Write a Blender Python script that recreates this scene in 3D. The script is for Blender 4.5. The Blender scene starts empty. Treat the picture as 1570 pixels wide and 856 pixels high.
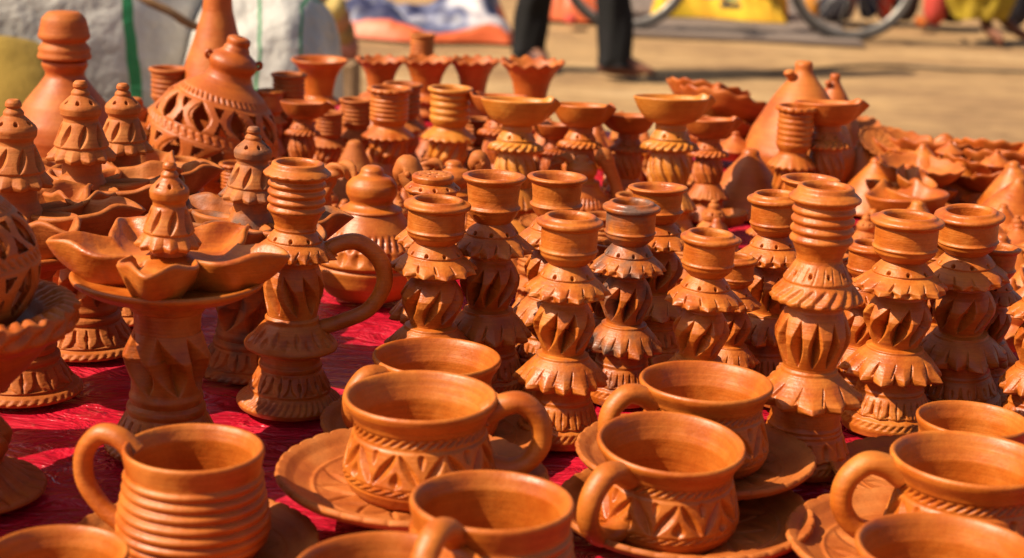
import bpy, math, random
import numpy as np
from mathutils import Vector, Matrix, Euler, noise
R = math.radians
rng = np.random.RandomState(7)
random.seed(7)
SC = bpy.context.scene
COL = SC.collection

# ------------------------------------------------------------------ camera, light, exposure
T = 0.72            # height of the stall top
H = 0.38            # camera height above the stall top
FPX = 2690.0        # focal length in photo pixels (photo 1570 x 856)
PITCH = R(14.7)
ROLL = R(2.7)      # the camera is held slightly crooked
cam_d = bpy.data.cameras.new("camera")
cam = bpy.data.objects.new("camera", cam_d)
COL.objects.link(cam)
cam.location = (0, 0, T + H)
cam.rotation_euler = (Matrix.Rotation(R(90) - PITCH, 3, 'X') @ Matrix.Rotation(ROLL, 3, 'Z')).to_euler()
cam_d.sensor_width = 36.0
cam_d.lens = 36.0 * FPX / 1570.0
cam_d.clip_start = 0.05
cam_d.clip_end = 500
cam_d.dof.use_dof = True
cam_d.dof.focus_distance = 1.17
cam_d.dof.aperture_fstop = 9.0
cam_d.dof.aperture_blades = 7
SC.camera = cam

SUN_EL, SUN_AZ = R(45), R(180 + 19)      # direction the sun stands in, counted from +x towards +y
sd = Vector((math.cos(SUN_EL) * math.cos(SUN_AZ), math.cos(SUN_EL) * math.sin(SUN_AZ), math.sin(SUN_EL)))
sun_d = bpy.data.lights.new("sun", 'SUN')
sun_d.energy = 5.0
sun_d.angle = R(0.5)
sun_d.color = (1.0, 0.86, 0.66)
sun = bpy.data.objects.new("sun", sun_d)
COL.objects.link(sun)
sun.rotation_euler = sd.to_track_quat('Z', 'Y').to_euler()
sun.location = (-3, -1, 4)

W = bpy.data.worlds.new("World")
SC.world = W
W.use_nodes = True
wn = W.node_tree.nodes
bg = wn["Background"]
sky = wn.new("ShaderNodeTexSky")
sky.sky_type = 'NISHITA'
sky.sun_disc = False
sky.sun_elevation = SUN_EL
sky.sun_rotation = math.atan2(sd.x, sd.y)
sky.air_density = 1.0
sky.dust_density = 3.5
sky.ozone_density = 0.6
W.node_tree.links.new(sky.outputs[0], bg.inputs[0])
bg.inputs[1].default_value = 0.065
vs = SC.view_settings
vs.view_transform = 'Standard'
vs.look = 'None'
vs.exposure = 0.68
vs.gamma = 1.0

# ------------------------------------------------------------------ pixel -> place helpers
def ray(px, py):
    """direction per unit of camera depth for a photo pixel"""
    dx, dy = px - 785.0, py - 428.0
    u = (dx * math.cos(ROLL) + dy * math.sin(ROLL)) / FPX
    v = (-dx * math.sin(ROLL) + dy * math.cos(ROLL)) / FPX
    return Vector((u, math.cos(PITCH) - v * math.sin(PITCH), -(math.sin(PITCH) + v * math.cos(PITCH))))

def on_plane(px, py, z):
    d = ray(px, py)
    t = (z - (T + H)) / d.z
    return Vector((d.x * t, d.y * t, z))

def at_dist(px, py, y):
    d = ray(px, py)
    t = y / d.y
    return Vector((d.x * t, y, T + H + d.z * t))

# ------------------------------------------------------------------ materials
def new_mat(name):
    m = bpy.data.materials.new(name)
    m.use_nodes = True
    nt = m.node_tree
    return m, nt, nt.nodes["Principled BSDF"]

def N(nt, t, **kw):
    n = nt.nodes.new(t)
    for k, v in kw.items():
        if k in n.inputs.keys() if hasattr(n.inputs, 'keys') else False:
            n.inputs[k].default_value = v
        else:
            setattr(n, k, v)
    return n

def ramp(nt, fac, stops):
    r = nt.nodes.new("ShaderNodeValToRGB")
    e = r.color_ramp.elements
    e[0].position, e[0].color = stops[0][0], (*stops[0][1], 1)
    e[1].position, e[1].color = stops[-1][0], (*stops[-1][1], 1)
    for p, c in stops[1:-1]:
        x = e.new(p)
        x.color = (*c, 1)
    nt.links.new(fac, r.inputs[0])
    return r.outputs[0]

def mixc(nt, fac, a, b, mode='MIX'):
    m = nt.nodes.new("ShaderNodeMix")
    m.data_type = 'RGBA'
    m.blend_type = mode
    for i, v in ((0, fac), (6, a), (7, b)):
        if isinstance(v, (int, float)):
            m.inputs[i].default_value = v
        elif isinstance(v, tuple):
            m.inputs[i].default_value = (*v, 1)
        else:
            nt.links.new(v, m.inputs[i])
    return m.outputs[2]

def clay(name, c_main, c_light, c_dark, rough=0.44, spec=0.45, ring=0.35):
    """fired earthenware: clay tones, wheel lines, speckle, smoke stains (object attribute 'smoke')"""
    m, nt, p = new_mat(name)
    L = nt.links.new
    tc = nt.nodes.new("ShaderNodeTexCoord")
    at = N(nt, "ShaderNodeAttribute", attribute_type='OBJECT', attribute_name='tone')
    sm = N(nt, "ShaderNodeAttribute", attribute_type='OBJECT', attribute_name='smoke')
    off = nt.nodes.new("ShaderNodeVectorMath"); off.operation = 'ADD'
    cmb = nt.nodes.new("ShaderNodeCombineXYZ")
    ml = nt.nodes.new('ShaderNodeMath'); ml.operation = 'MULTIPLY'; ml.inputs[1].default_value = 37.0
    L(at.outputs['Fac'], ml.inputs[0]); L(ml.outputs[0], cmb.inputs[0]); L(ml.outputs[0], cmb.inputs[1])
    L(tc.outputs['Object'], off.inputs[0]); L(cmb.outputs[0], off.inputs[1])
    big = N(nt, "ShaderNodeTexNoise"); big.inputs['Scale'].default_value = 1.3; big.inputs['Detail'].default_value = 5; big.inputs['Roughness'].default_value = 0.6
    L(off.outputs[0], big.inputs['Vector'])
    col = ramp(nt, big.outputs[0], [(0.3, c_dark), (0.5, c_main), (0.72, c_light)])
    # wheel-thrown lines: noise stretched round the axis
    mp = nt.nodes.new("ShaderNodeMapping"); mp.inputs['Scale'].default_value = (.5, .5, 20)
    L(off.outputs[0], mp.inputs[0])
    ln = N(nt, "ShaderNodeTexNoise"); ln.inputs['Scale'].default_value = 1.0; ln.inputs['Detail'].default_value = 3
    L(mp.outputs[0], ln.inputs['Vector'])
    lr = ramp(nt, ln.outputs[0], [(0.35, (0.80, 0.76, 0.72)), (0.6, (1.06, 1.06, 1.06))])
    col = mixc(nt, 0.55, col, lr, 'MULTIPLY')
    # fine speckle
    sp = N(nt, "ShaderNodeTexNoise"); sp.inputs['Scale'].default_value = 38; sp.inputs['Detail'].default_value = 2
    L(off.outputs[0], sp.inputs['Vector'])
    sr = ramp(nt, sp.outputs[0], [(0.34, (0.78, 0.70, 0.64)), (0.5, (1, 1, 1)), (0.74, (1.08, 1.12, 1.18))])
    col = mixc(nt, 0.4, col, sr, 'MULTIPLY')
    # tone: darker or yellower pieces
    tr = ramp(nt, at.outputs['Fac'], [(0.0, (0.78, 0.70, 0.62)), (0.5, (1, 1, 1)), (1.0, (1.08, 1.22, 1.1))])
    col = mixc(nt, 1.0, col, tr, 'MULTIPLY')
    # smoke stains
    sn = N(nt, "ShaderNodeTexNoise"); sn.inputs['Scale'].default_value = 1.2; sn.inputs['Detail'].default_value = 4
    L(off.outputs[0], sn.inputs['Vector'])
    ad = nt.nodes.new("ShaderNodeMath"); ad.operation = 'ADD'
    L(sn.outputs[0], ad.inputs[0]); L(sm.outputs['Fac'], ad.inputs[1])
    sf = ramp(nt, ad.outputs[0], [(0.72, (0, 0, 0)), (0.95, (0.85, 0.85, 0.85))])
    col = mixc(nt, sf, col, (0.085, 0.062, 0.05))
    L(col, p.inputs['Base Color'])
    rr = nt.nodes.new("ShaderNodeMapRange"); rr.inputs[1].default_value = 0.3; rr.inputs[2].default_value = 0.7
    rr.inputs[3].default_value = rough - 0.1; rr.inputs[4].default_value = rough + 0.14
    L(big.outputs[0], rr.inputs[0]); L(rr.outputs[0], p.inputs['Roughness'])
    p.inputs['Specular IOR Level'].default_value = spec
    b1 = nt.nodes.new("ShaderNodeBump"); b1.inputs['Strength'].default_value = ring; b1.inputs['Distance'].default_value = 0.0006
    L(ln.outputs[0], b1.inputs['Height'])
    n2 = N(nt, "ShaderNodeTexNoise"); n2.inputs['Scale'].default_value = 7; n2.inputs['Detail'].default_value = 4
    L(off.outputs[0], n2.inputs['Vector'])
    b2 = nt.nodes.new("ShaderNodeBump"); b2.inputs['Strength'].default_value = 0.35; b2.inputs['Distance'].default_value = 0.0012
    L(n2.outputs[0], b2.inputs['Height']); L(b1.outputs[0], b2.inputs['Normal'])
    L(b2.outputs[0], p.inputs['Normal'])
    return m

CLAY = clay("terracotta", (0.44, 0.105, 0.008), (0.52, 0.155, 0.016), (0.34, 0.062, 0.005))
CLAYR = clay("red_terracotta", (0.43, 0.096, 0.008), (0.49, 0.14, 0.017), (0.32, 0.058, 0.005), rough=0.52)
CLAYP = clay("dusty_terracotta", (0.42, 0.112, 0.017), (0.49, 0.165, 0.036), (0.33, 0.075, 0.011), rough=0.6, spec=0.3)
CLAYY = clay("ochre_terracotta", (0.50, 0.160, 0.015), (0.58, 0.215, 0.026), (0.42, 0.105, 0.008), rough=0.42)

def plain(name, c, rough=0.7, c2=None, scale=8.0, spec=0.3, bump=0.0, metal=0.0, bscale=60):
    m, nt, p = new_mat(name)
    L = nt.links.new
    tc = nt.nodes.new("ShaderNodeTexCoord")
    n = N(nt, "ShaderNodeTexNoise"); n.inputs['Scale'].default_value = scale; n.inputs['Detail'].default_value = 5
    L(tc.outputs['Object'], n.inputs['Vector'])
    c2 = c2 or tuple(x * 0.72 for x in c)
    L(ramp(nt, n.outputs[0], [(0.34, c2), (0.66, c)]), p.inputs['Base Color'])
    p.inputs['Roughness'].default_value = rough
    p.inputs['Specular IOR Level'].default_value = spec
    p.inputs['Metallic'].default_value = metal
    if bump:
        n2 = N(nt, "ShaderNodeTexNoise"); n2.inputs['Scale'].default_value = bscale; n2.inputs['Detail'].default_value = 4
        L(tc.outputs['Object'], n2.inputs['Vector'])
        b = nt.nodes.new("ShaderNodeBump"); b.inputs['Strength'].default_value = bump; b.inputs['Distance'].default_value = 0.01
        L(n2.outputs[0], b.inputs['Height']); L(b.outputs[0], p.inputs['Normal'])
    return m

# ------------------------------------------------------------------ mesh helpers
def mesh_arrays(name, V, F4, mat, smooth=True, F3=None):
    me = bpy.data.meshes.new(name)
    V = np.asarray(V, dtype=np.float32).reshape(-1, 3)
    F4 = np.asarray(F4, dtype=np.int32).reshape(-1, 4)
    me.vertices.add(len(V)); me.vertices.foreach_set("co", V.ravel())
    n = len(F4)
    me.loops.add(n * 4); me.loops.foreach_set("vertex_index", F4.ravel())
    me.polygons.add(n)
    me.polygons.foreach_set("loop_start", np.arange(0, n * 4, 4, dtype=np.int32))
    me.polygons.foreach_set("loop_total", np.full(n, 4, dtype=np.int32))
    me.polygons.foreach_set("use_smooth", np.full(n, smooth, dtype=bool))
    me.materials.append(mat)
    me.update(calc_edges=True)
    return me

def grid_faces(rows, cols, wrap=True, base=0, flip=False):
    i = np.arange(rows - 1)[:, None]
    j = np.arange(cols if wrap else cols - 1)[None, :]
    jn = (j + 1) % cols
    a = i * cols + j; b = i * cols + jn; c = (i + 1) * cols + jn; d = (i + 1) * cols + j
    f = np.stack([a, d, c, b] if not flip else [a, b, c, d], -1).reshape(-1, 4)
    return f + base

def smoothed(prof, ds, sig):
    """profile -> dense evenly spaced points with slightly rounded corners; s index of each given point"""
    P = np.array(prof, dtype=float)
    seg = np.linalg.norm(np.diff(P, axis=0), axis=1)
    cum = np.concatenate([[0], np.cumsum(seg)])
    n = max(8, int(cum[-1] / ds) + 1)
    fine = 4
    t = np.linspace(0, cum[-1], n * fine)
    r = np.interp(t, cum, P[:, 0]); z = np.interp(t, cum, P[:, 1])
    step = t[1] - t[0]
    k = max(1, int(3 * sig / step))
    ker = np.exp(-0.5 * (np.arange(-k, k + 1) * step / sig) ** 2); ker /= ker.sum()
    def cv(a):
        e = np.concatenate([2 * a[0] - a[1:k + 1][::-1], a, 2 * a[-1] - a[-k - 1:-1][::-1]])
        return np.convolve(e, ker, 'valid')
    rs, zs = cv(r), cv(z)
    idx = np.linspace(0, len(t) - 1, n).round().astype(int)
    return np.maximum(rs[idx], 1e-4), zs[idx], t[idx], cum

def lathe(prof, mods=(), cols=160, ds=0.05, sig=0.02, wob=0.006, seed=0):
    """grid of points for a turned and carved surface. mods: (kind, i0, i1, args)"""
    r, z, t, cum = smoothed(prof, ds, sig)
    tr = np.gradient(r); tz = np.gradient(z); ln = np.hypot(tr, tz) + 1e-9
    nr, nz = -tz / ln, tr / ln
    rows = len(r)
    TH = np.linspace(0, 2 * np.pi, cols, endpoint=False)[None, :].repeat(rows, 0)
    Rr = r[:, None].repeat(cols, 1); Zz = z[:, None].repeat(cols, 1)
    D = np.zeros_like(Rr); AR = np.zeros_like(Rr); AZ = np.zeros_like(Rr)
    rg = np.random.RandomState(seed + 11)
    for m in mods:
        kind, i0, i1, a = m
        s = (t - cum[i0]) / max(1e-6, cum[i1] - cum[i0])
        inside = ((s >= 0) & (s <= 1)).astype(float)[:, None]
        S = np.clip(s, 0, 1)[:, None]
        n = a.get('n', 12); ph = a.get('ph', 0.0); tw = a.get('tw', 0.0)
        u = n * TH / (2 * np.pi) + ph + tw * (S - 0.5)
        cell = np.floor(u).astype(int) % n
        c = u - np.floor(u) - 0.5
        jit = rg.uniform(-1, 1, n)[cell] * a.get('jit', 0.15)
        if kind == 'cut':        # lens-shaped knife cuts, one flank steep, one scooped
            s0 = a.get('s0', 0.0); s1 = a.get('s1', 1.0)
            q = np.clip((S - s0) / (s1 - s0), 0, 1)
            w = a['w'] * (1 + jit) * np.sin(np.pi * q ** a.get('skewz', 1.0)) ** a.get('p', 0.8) + 1e-4
            sk = a.get('sk', 0.3)
            x = c / w
            x0 = -sk
            f = np.where(x < x0, 1 - (x0 - x) / (1 + x0 + 1e-6) , 1 - (x - x0) / (1 - x0 + 1e-6))
            f = np.clip(f, 0, 1) ** a.get('pow', 0.85)
            D += inside * a['d'] * f * (w / a['w']) ** 0.7
        elif kind == 'petal':    # arches left proud, ground between them cut back, optional heart slit
            w = a.get('w', 0.44) * np.clip(1 - S ** a.get('p', 3.0), 0, 1) ** 0.5
            e = np.clip((np.abs(c) - w) / a.get('soft', 0.05), 0, 1)
            lim = np.clip(S / 0.06, 0, 1) * np.clip((1 - S) / 0.05, 0, 1)
            D += inside * a['d'] * e * lim
            if a.get('slit', 0):
                q = np.clip((S - 0.2) / 0.55, 0, 1)
                ws = a['slit'] * np.sin(np.pi * q) + 1e-4
                D += inside * a['d'] * 1.2 * np.clip(1 - np.abs(c) / ws, 0, 1)
        elif kind == 'band':     # rope band of short slanted nicks
            D += inside * a['d'] * np.clip(np.sin(2 * np.pi * u) * 1.6, 0, 1) * np.sin(np.pi * S) ** 0.4
        elif kind == 'groove':
            D += inside * a['d'] * np.sin(np.pi * S)
        elif kind == 'holes':
            zz = (S - 0.5) * (cum[i1] - cum[i0]); rr = np.interp(0.5 * (cum[i0] + cum[i1]), t, r)
            xx = c * 2 * np.pi * rr / n
            D += inside * a['d'] * np.clip(1.25 - np.hypot(xx, zz * 0.8) / a['s'], 0, 1) ** 0.6
        elif kind == 'edge':     # scalloped / faceted edge; peak of the weight at ie
            ie = a['ie']
            se = (cum[ie] - cum[i0]) / (cum[i1] - cum[i0])
            wt = np.where(S < se, (S / max(se, 1e-6)) ** a.get('pw', 1.5), ((1 - S) / max(1 - se, 1e-6)))
            sh = a.get('shape', 'tri')
            if sh == 'tri':
                f = 1 - 2 * np.abs(c)
            elif sh == 'arc':
                f = np.sqrt(np.clip(1 - (2 * c) ** 2, 0, 1))
            else:
                f = 0.5 + 0.5 * np.cos(2 * np.pi * c)
            f = f - 0.5 + jit * 0.5
            AR += inside * wt * a.get('ar', 0.0) * f
            AZ += inside * wt * a.get('az', 0.0) * f
        elif kind == 'rib':
            D -= inside * a['d'] * (np.abs(np.sin(np.pi * a['k'] * S)) ** 0.8 - 0.5) * np.clip(S / 0.05, 0, 1) * np.clip((1 - S) / 0.05, 0, 1)
    RR = Rr - D * nr[:, None] + AR
    ZZ = Zz - D * nz[:, None] + AZ
    ph = rg.uniform(0, 6.28, 4)
    wobf = 1 + wob * (np.sin(TH * 2 + ph[0] + ZZ * 0.7) + 0.5 * np.sin(TH * 3 + ph[1] - ZZ * 1.3) + 0.35 * np.sin(TH * 5 + ph[2] + 3 * ZZ) + 0.25 * np.sin(TH * 11 + ph[3] + 9 * ZZ))
    RR = np.maximum(RR, 1e-4) * wobf
    V = np.stack([RR * np.cos(TH), RR * np.sin(TH), ZZ], -1)
    return V, t, cum

def lathe_mesh(name, prof, mat, mods=(), **kw):
    V, t, cum = lathe(prof, mods, **kw)
    return mesh_arrays(name, V, grid_faces(V.shape[0], V.shape[1]), mat)

def tube_mesh(name, pts, rad, mat, segs=20, sub=8, flat=1.0, caps=True, knurl=None, up=(0, 1, 0)):
    """swept tube through pts (Catmull-Rom), radius per point; flat = width factor along 'up'"""
    P = [Vector(p) for p in pts]
    n = len(P)
    rad = list(rad) if hasattr(rad, '__len__') else [rad] * n
    C, Q = [], []
    for i in range(n - 1):
        p0 = P[max(i - 1, 0)]; p1 = P[i]; p2 = P[i + 1]; p3 = P[min(i + 2, n - 1)]
        for k in range(sub):
            t = k / sub
            C.append(0.5 * ((2 * p1) + (p2 - p0) * t + (2 * p0 - 5 * p1 + 4 * p2 - p3) * t * t + (3 * p1 - p0 - 3 * p2 + p3) * t ** 3))
            tt = t * t * (3 - 2 * t)
            Q.append(rad[i] * (1 - tt) + rad[i + 1] * tt)
    C.append(P[-1]); Q.append(rad[-1])
    if caps:
        d0 = (C[0] - C[1]).normalized(); d1 = (C[-1] - C[-2]).normalized()
        C = [C[0] + d0 * Q[0] * 0.5, C[0] + d0 * Q[0] * 0.35] + C + [C[-1] + d1 * Q[-1] * 0.35, C[-1] + d1 * Q[-1] * 0.5]
        Q = [1e-5, Q[0] * 0.7] + Q + [Q[-1] * 0.7, 1e-5]
    V = []
    upv = Vector(up)
    prev = None
    for i, c in enumerate(C):
        tg = (C[min(i + 1, len(C) - 1)] - C[max(i - 1, 0)]).normalized()
        a = prev - tg * prev.dot(tg) if prev is not None else upv - tg * upv.dot(tg)
        if a.length < 1e-4:
            a = Vector((1, 0, 0)) - tg * tg.x
        a.normalize(); prev = a
        b = tg.cross(a)
        for k in range(segs):
            th = 2 * math.pi * k / segs
            q = Q[i]
            if knurl:
                q *= 1 + knurl[1] * math.cos(knurl[0] * th - i * knurl[2])
            V.append(c + a * (math.cos(th) * q * flat) + b * (math.sin(th) * q))
    return mesh_arrays(name, [tuple(v) for v in V], grid_faces(len(C), segs, flip=True), mat)

# ------------------------------------------------------------------ things
KINDS = {}      # kind -> dict(parts=[(name, mesh, local matrix, children)], h, W, cat, group)
PLACED = []

def put(name, me, parent, mw=None):
    o = bpy.data.objects.new(name, me)
    COL.objects.link(o)
    o.parent = parent
    if mw is not None:
        o.matrix_local = mw
    return o

def tag(o, label=None, cat=None, group=None, kind=None):
    if label: o['label'] = label
    if cat: o['category'] = cat
    if group: o['group'] = group
    if kind: o['kind'] = kind
    return o

def thing(kind, loc, s, label, rot=None, tilt=(0, 0), tone=None, smoke=0.0, sx=None):
    K = KINDS[kind]
    e = bpy.data.objects.new(K['name'], None)
    e.empty_display_size = 0.02
    COL.objects.link(e)
    rz = random.uniform(0, 360) if rot is None else rot
    M = Matrix.Rotation(R(tilt[0]), 4, 'Y') @ Matrix.Rotation(R(tilt[1]), 4, 'X')
    top = M @ Vector((0, 0, K['h'] * s))
    loc = Vector(loc) - Vector((top.x, top.y, 0))
    e.matrix_world = Matrix.Translation(loc) @ M @ Matrix.Rotation(R(rz), 4, 'Z') @ Matrix.Diagonal((sx or s, sx or s, s, 1))
    PLACED.append((K['name'], label[:40], loc.x, loc.y, sx or s, s, kind))
    tag(e, label, K['cat'], K.get('group'))
    tn = random.uniform(0.25, 0.75) if tone is None else tone
    for nm, me, ml, kids in K['parts']:
        o = put(nm, me, e, ml)
        o['tone'] = tn; o['smoke'] = smoke
        for n2, m2, l2 in kids:
            c = put(n2, m2, o, l2)
            c['tone'] = tn; c['smoke'] = smoke
    return e

def by_top(kind, x, y, w, label, h=None, dz=0.0, **kw):
    """rim centre pixel and rim width in pixels -> a piece standing on the stall top"""
    K = KINDS[kind]
    d = ray(x, y)
    hh = K['h']
    s = (H - dz) / (hh - FPX * K['W'] / w * d.z)
    D = FPX * K['W'] * s / w
    return thing(kind, (d.x * D, d.y * D, T + dz), s, label, **kw), s

def fit(kind, x, y, w, yb, label, dz=0.0, **kw):
    """stands on the sheet at depth of pixel row yb, with rim at (x, y) and rim width w pixels"""
    K = KINDS[kind]
    Y0 = on_plane(x, yb, T + dz).y
    tp = at_dist(x, y, Y0)
    sz = (tp.z - T - dz) / K['h']
    t = Y0 / ray(x, y).y
    sx = w * t / FPX / K['W']
    return thing(kind, (tp.x, Y0, T + dz), sz, label, sx=sx, **kw), sx

def by_base(kind, x, y, ytop, label, dz=0.0, wide=1.0, **kw):
    K = KINDS[kind]
    b = on_plane(x, y, T + dz)
    tp = at_dist(x, ytop, b.y)
    s = (tp.z - T - dz) / K['h']
    return thing(kind, b, s, label, sx=s * wide, **kw), s

def reg(kind, name, parts, h, W, cat, group=None):
    KINDS[kind] = dict(name=name, parts=[(p + (None, []))[:4] if len(p) == 2 else p for p in parts], h=h, W=W, cat=cat, group=group)

def stack(segs, mat, cols=160, ds=0.05, seed=0, mats=None):
    """segments from the top down, each (name, pts, mods, kwargs); pts z counted down from 0 at its own top"""
    total = sum(-s[1][-1][1] if s[3].get('h') is None else s[3]['h'] for s in segs)
    z = total
    parts = []
    for k, (nm, pts, mods, kw) in enumerate(segs):
        h = kw.get('h', -pts[-1][1])
        P = [(r, zz + z) for r, zz in pts]
        me = lathe_mesh(nm, P, (mats or {}).get(nm, mat), mods, cols=kw.get('cols', cols), ds=kw.get('ds', ds), sig=kw.get('sig', 0.018), seed=seed + k, wob=0.006 if k else 0.006)
        parts.append((nm, me))
        z -= h
    return parts, total

# ---- segments of the turned stands (unit = rim radius)
def seg_cup_ring():
    return ('candle_cup', [(0, -.95), (.5, -.95), (.6, -.8), (.6, -.1), (.66, 0), (.76, -.01), (.81, -.09), (.97, -.14), (1.0, -.21), (.98, -.29), (.85, -.35), (.84, -.96),
                           (.845, -1.0), (.90, -1.05), (.845, -1.1), (.83, -1.22), (.68, -1.38), (.57, -1.48)], [('edge', 6, 10, dict(ie=8, n=3, ar=.03, az=.02, shape='cos'))], dict(ds=.035))

def seg_cup_flare():
    return ('candle_cup', [(0, -.95), (.5, -.95), (.62, -.7), (.74, -.1), (.82, 0), (.97, -.02), (1.0, -.08), (.94, -.16), (.84, -.25), (.78, -.8),
                           (.8, -.95), (.88, -1.02), (.82, -1.1), (.76, -1.22), (.66, -1.38), (.57, -1.48)], [], dict(ds=.035))

def seg_cup_ribbed(frill=True):
    pts = [(0, -.95), (.5, -.95), (.58, -.8), (.58, -.1), (.64, 0), (.76, -.02), (.80, -.17), (.86, -.21), (1.0, -.34), (.98, -.42), (.84, -.48)]
    z = -.56
    for k in range(4):
        pts += [(.79, z), (.87, z - .1), (.87, z - .17), (.79, z - .25)]
        z -= .27
    pts += [(.76, z - .05), (.66, z - .25), (.62, z - .42), (.64, z - .5)]
    return ('candle_cup', pts, [('edge', 7, 10, dict(ie=8, n=17, ar=.05 if frill else 0.01, az=-.04 if frill else 0, shape='arc'))], dict(ds=.035))

def seg_collar(n=15, ph=0, r0=.57, r1=1.22, tw=.25):
    return ('collar', [(r0, 0), (.62, -.07), (.73, -.20), (.84, -.35), (.81, -.40), (.88, -.45), (1.08, -.61), (r1, -.76), (r1 + .01, -.87), (r1 - .06, -.95), (.80, -.90), (.76, -.97)],
            [('holes', 2, 3, dict(n=9, s=.05, d=.16)),
             ('cut', 5, 7, dict(n=n, w=.06, d=.10, tw=tw, sk=.1, p=.4, s0=.30, s1=1.05, ph=ph, jit=.3)),
             ('edge', 5, 9, dict(ie=8, n=n, ar=.24, az=-.04, shape='tri', jit=.7, ph=ph + .5, pw=3.0))], dict(h=.97, ds=.025, cols=360, sig=.010))

def seg_collar_b():
    return ('collar', [(.64, 0), (.68, -.06), (.96, -.5), (.93, -.56), (.98, -.62), (1.2, -.85), (1.28, -.98), (1.24, -1.1), (.8, -1.1)],
            [('holes', 1, 2, dict(n=10, s=.05, d=.16)),
             ('cut', 1, 2, dict(n=20, w=.1, d=.05, tw=.3, sk=.2, p=.3)),
             ('cut', 4, 7, dict(n=19, w=.42, d=.10, tw=.9, sk=.5, p=.7)),
             ('edge', 4, 8, dict(ie=6, n=19, ar=.06, az=-.03, shape='tri', jit=.5))], dict(h=1.1, ds=.035, cols=240))

def seg_bulb(n=9, tw=.95, rm=.95, h=1.80, d=.60, w=.42, r0=.65, r1=.63, sk=.05):
    return ('carved_bulb', [(r0, 0), (r0 - .03, -.12 * h), (.5 * (r0 + rm), -.27 * h), (rm, -.46 * h), (rm - .02, -.6 * h), (.5 * (r1 + rm) - .02, -.8 * h), (r1 + .01, -.96 * h), (r1, -h)],
            [('cut', 0, 7, dict(n=n, w=w, d=d, tw=tw, sk=sk, p=.85, s0=.22, s1=.93, jit=.16, skewz=1.25, pow=1.0))], dict(h=h, ds=.024, cols=378, sig=.015))

def seg_skirt(n=14, r1=1.28, r0=.63, ph=.2, h=1.02, tw=.3):
    return ('skirt', [(r0, 0), (.79, -.06), (.79, -.13), (.86, -.2), (1.08, -.44), (r1, -.78), (r1 + .01, -.9), (r1 - .06, -.99), (.96, -.94), (.92, -1.0)],
            [('cut', 3, 5, dict(n=n, w=.055, d=.10, tw=tw, sk=.1, p=.4, s0=.25, s1=1.0, ph=ph, jit=.3)),
             ('edge', 3, 8, dict(ie=6, n=n, ar=.28, az=-.05, shape='tri', jit=.8, ph=ph + .5, pw=2.6))], dict(h=1.0, ds=.025, cols=360, sig=.010))

def seg_skirt_petal(r1=1.4):
    return ('skirt', [(.75, 0), (.82, -.08), (.80, -.22), (.88, -.3), (1.08, -.55), (1.36, -.86), (r1 + .02, -.98), (r1, -1.06), (1.25, -1.14), (.95, -1.18)],
            [('cut', 3, 5, dict(n=11, w=.17, d=.09, tw=.0, sk=.0, p=.8, s0=.08, s1=.92)),
             ('cut', 3, 5, dict(n=11, w=.20, d=.08, tw=.0, sk=.0, p=.6, s0=.45, s1=1.0, ph=.5)),
             ], dict(h=1.18, ds=.035, cols=240))

def seg_foot(n=15, rt=.92, rb=1.3, h=1.78):
    return ('foot', [(rt, 0), (rt - .02, -.36), (rt + .03, -.44), (rt - .01, -.5), (rt + .07, -.62), (1.17, -1.1), (1.12, -1.18), (rb - .04, -1.26), (rb, -1.5), (rb - .06, -h), (0, -h + .02)],
            [('petal', 4, 5, dict(n=n, w=.46, d=.06, slit=.12, p=5)),
             ('cut', 4, 5, dict(n=n, w=.10, d=.07, tw=0, sk=0, p=.4, ph=.5, s0=.1, s1=1.1)),
             ('edge', 4, 7, dict(ie=5, n=n, ar=.05, az=-.05, shape='tri', jit=.6)),
             ('band', 7, 8, dict(n=38, d=.04, tw=1.0))], dict(h=h, ds=.04, cols=240))

def seg_foot_b():
    return ('foot', [(1.02, 0), (.98, -.2), (1.0, -.62), (1.06, -.68), (1.02, -.74), (1.08, -.82), (1.05, -.88), (1.12, -.96), (1.3, -1.45), (1.22, -1.5), (1.36, -1.58), (1.4, -1.8), (1.32, -2.0), (0, -1.98)],
            [('cut', 7, 8, dict(n=16, w=.2, d=.10, tw=0, sk=0, p=.6)),
             ('edge', 7, 10, dict(ie=8, n=16, ar=.08, az=-.05, shape='tri', ph=.5)),
             ('band', 10, 11, dict(n=40, d=.04, tw=1.0))], dict(h=2.0, ds=.04, cols=240))

def seg_foot_c():
    return ('foot', [(.95, 0), (.9, -.1), (.9, -.34), (.97, -.42), (.97, -.52), (.92, -.6), (1.0, -.68), (1.26, -1.22), (1.24, -1.34), (1.3, -1.4), (1.58, -1.62), (1.62, -1.74), (1.52, -1.92), (0, -1.9)],
            [('petal', 6, 7, dict(n=12, w=.42, d=.10, slit=.13, p=3)),
             ('band', 9, 11, dict(n=46, d=.05, tw=.8))], dict(h=1.92, ds=.035, cols=288))

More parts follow.
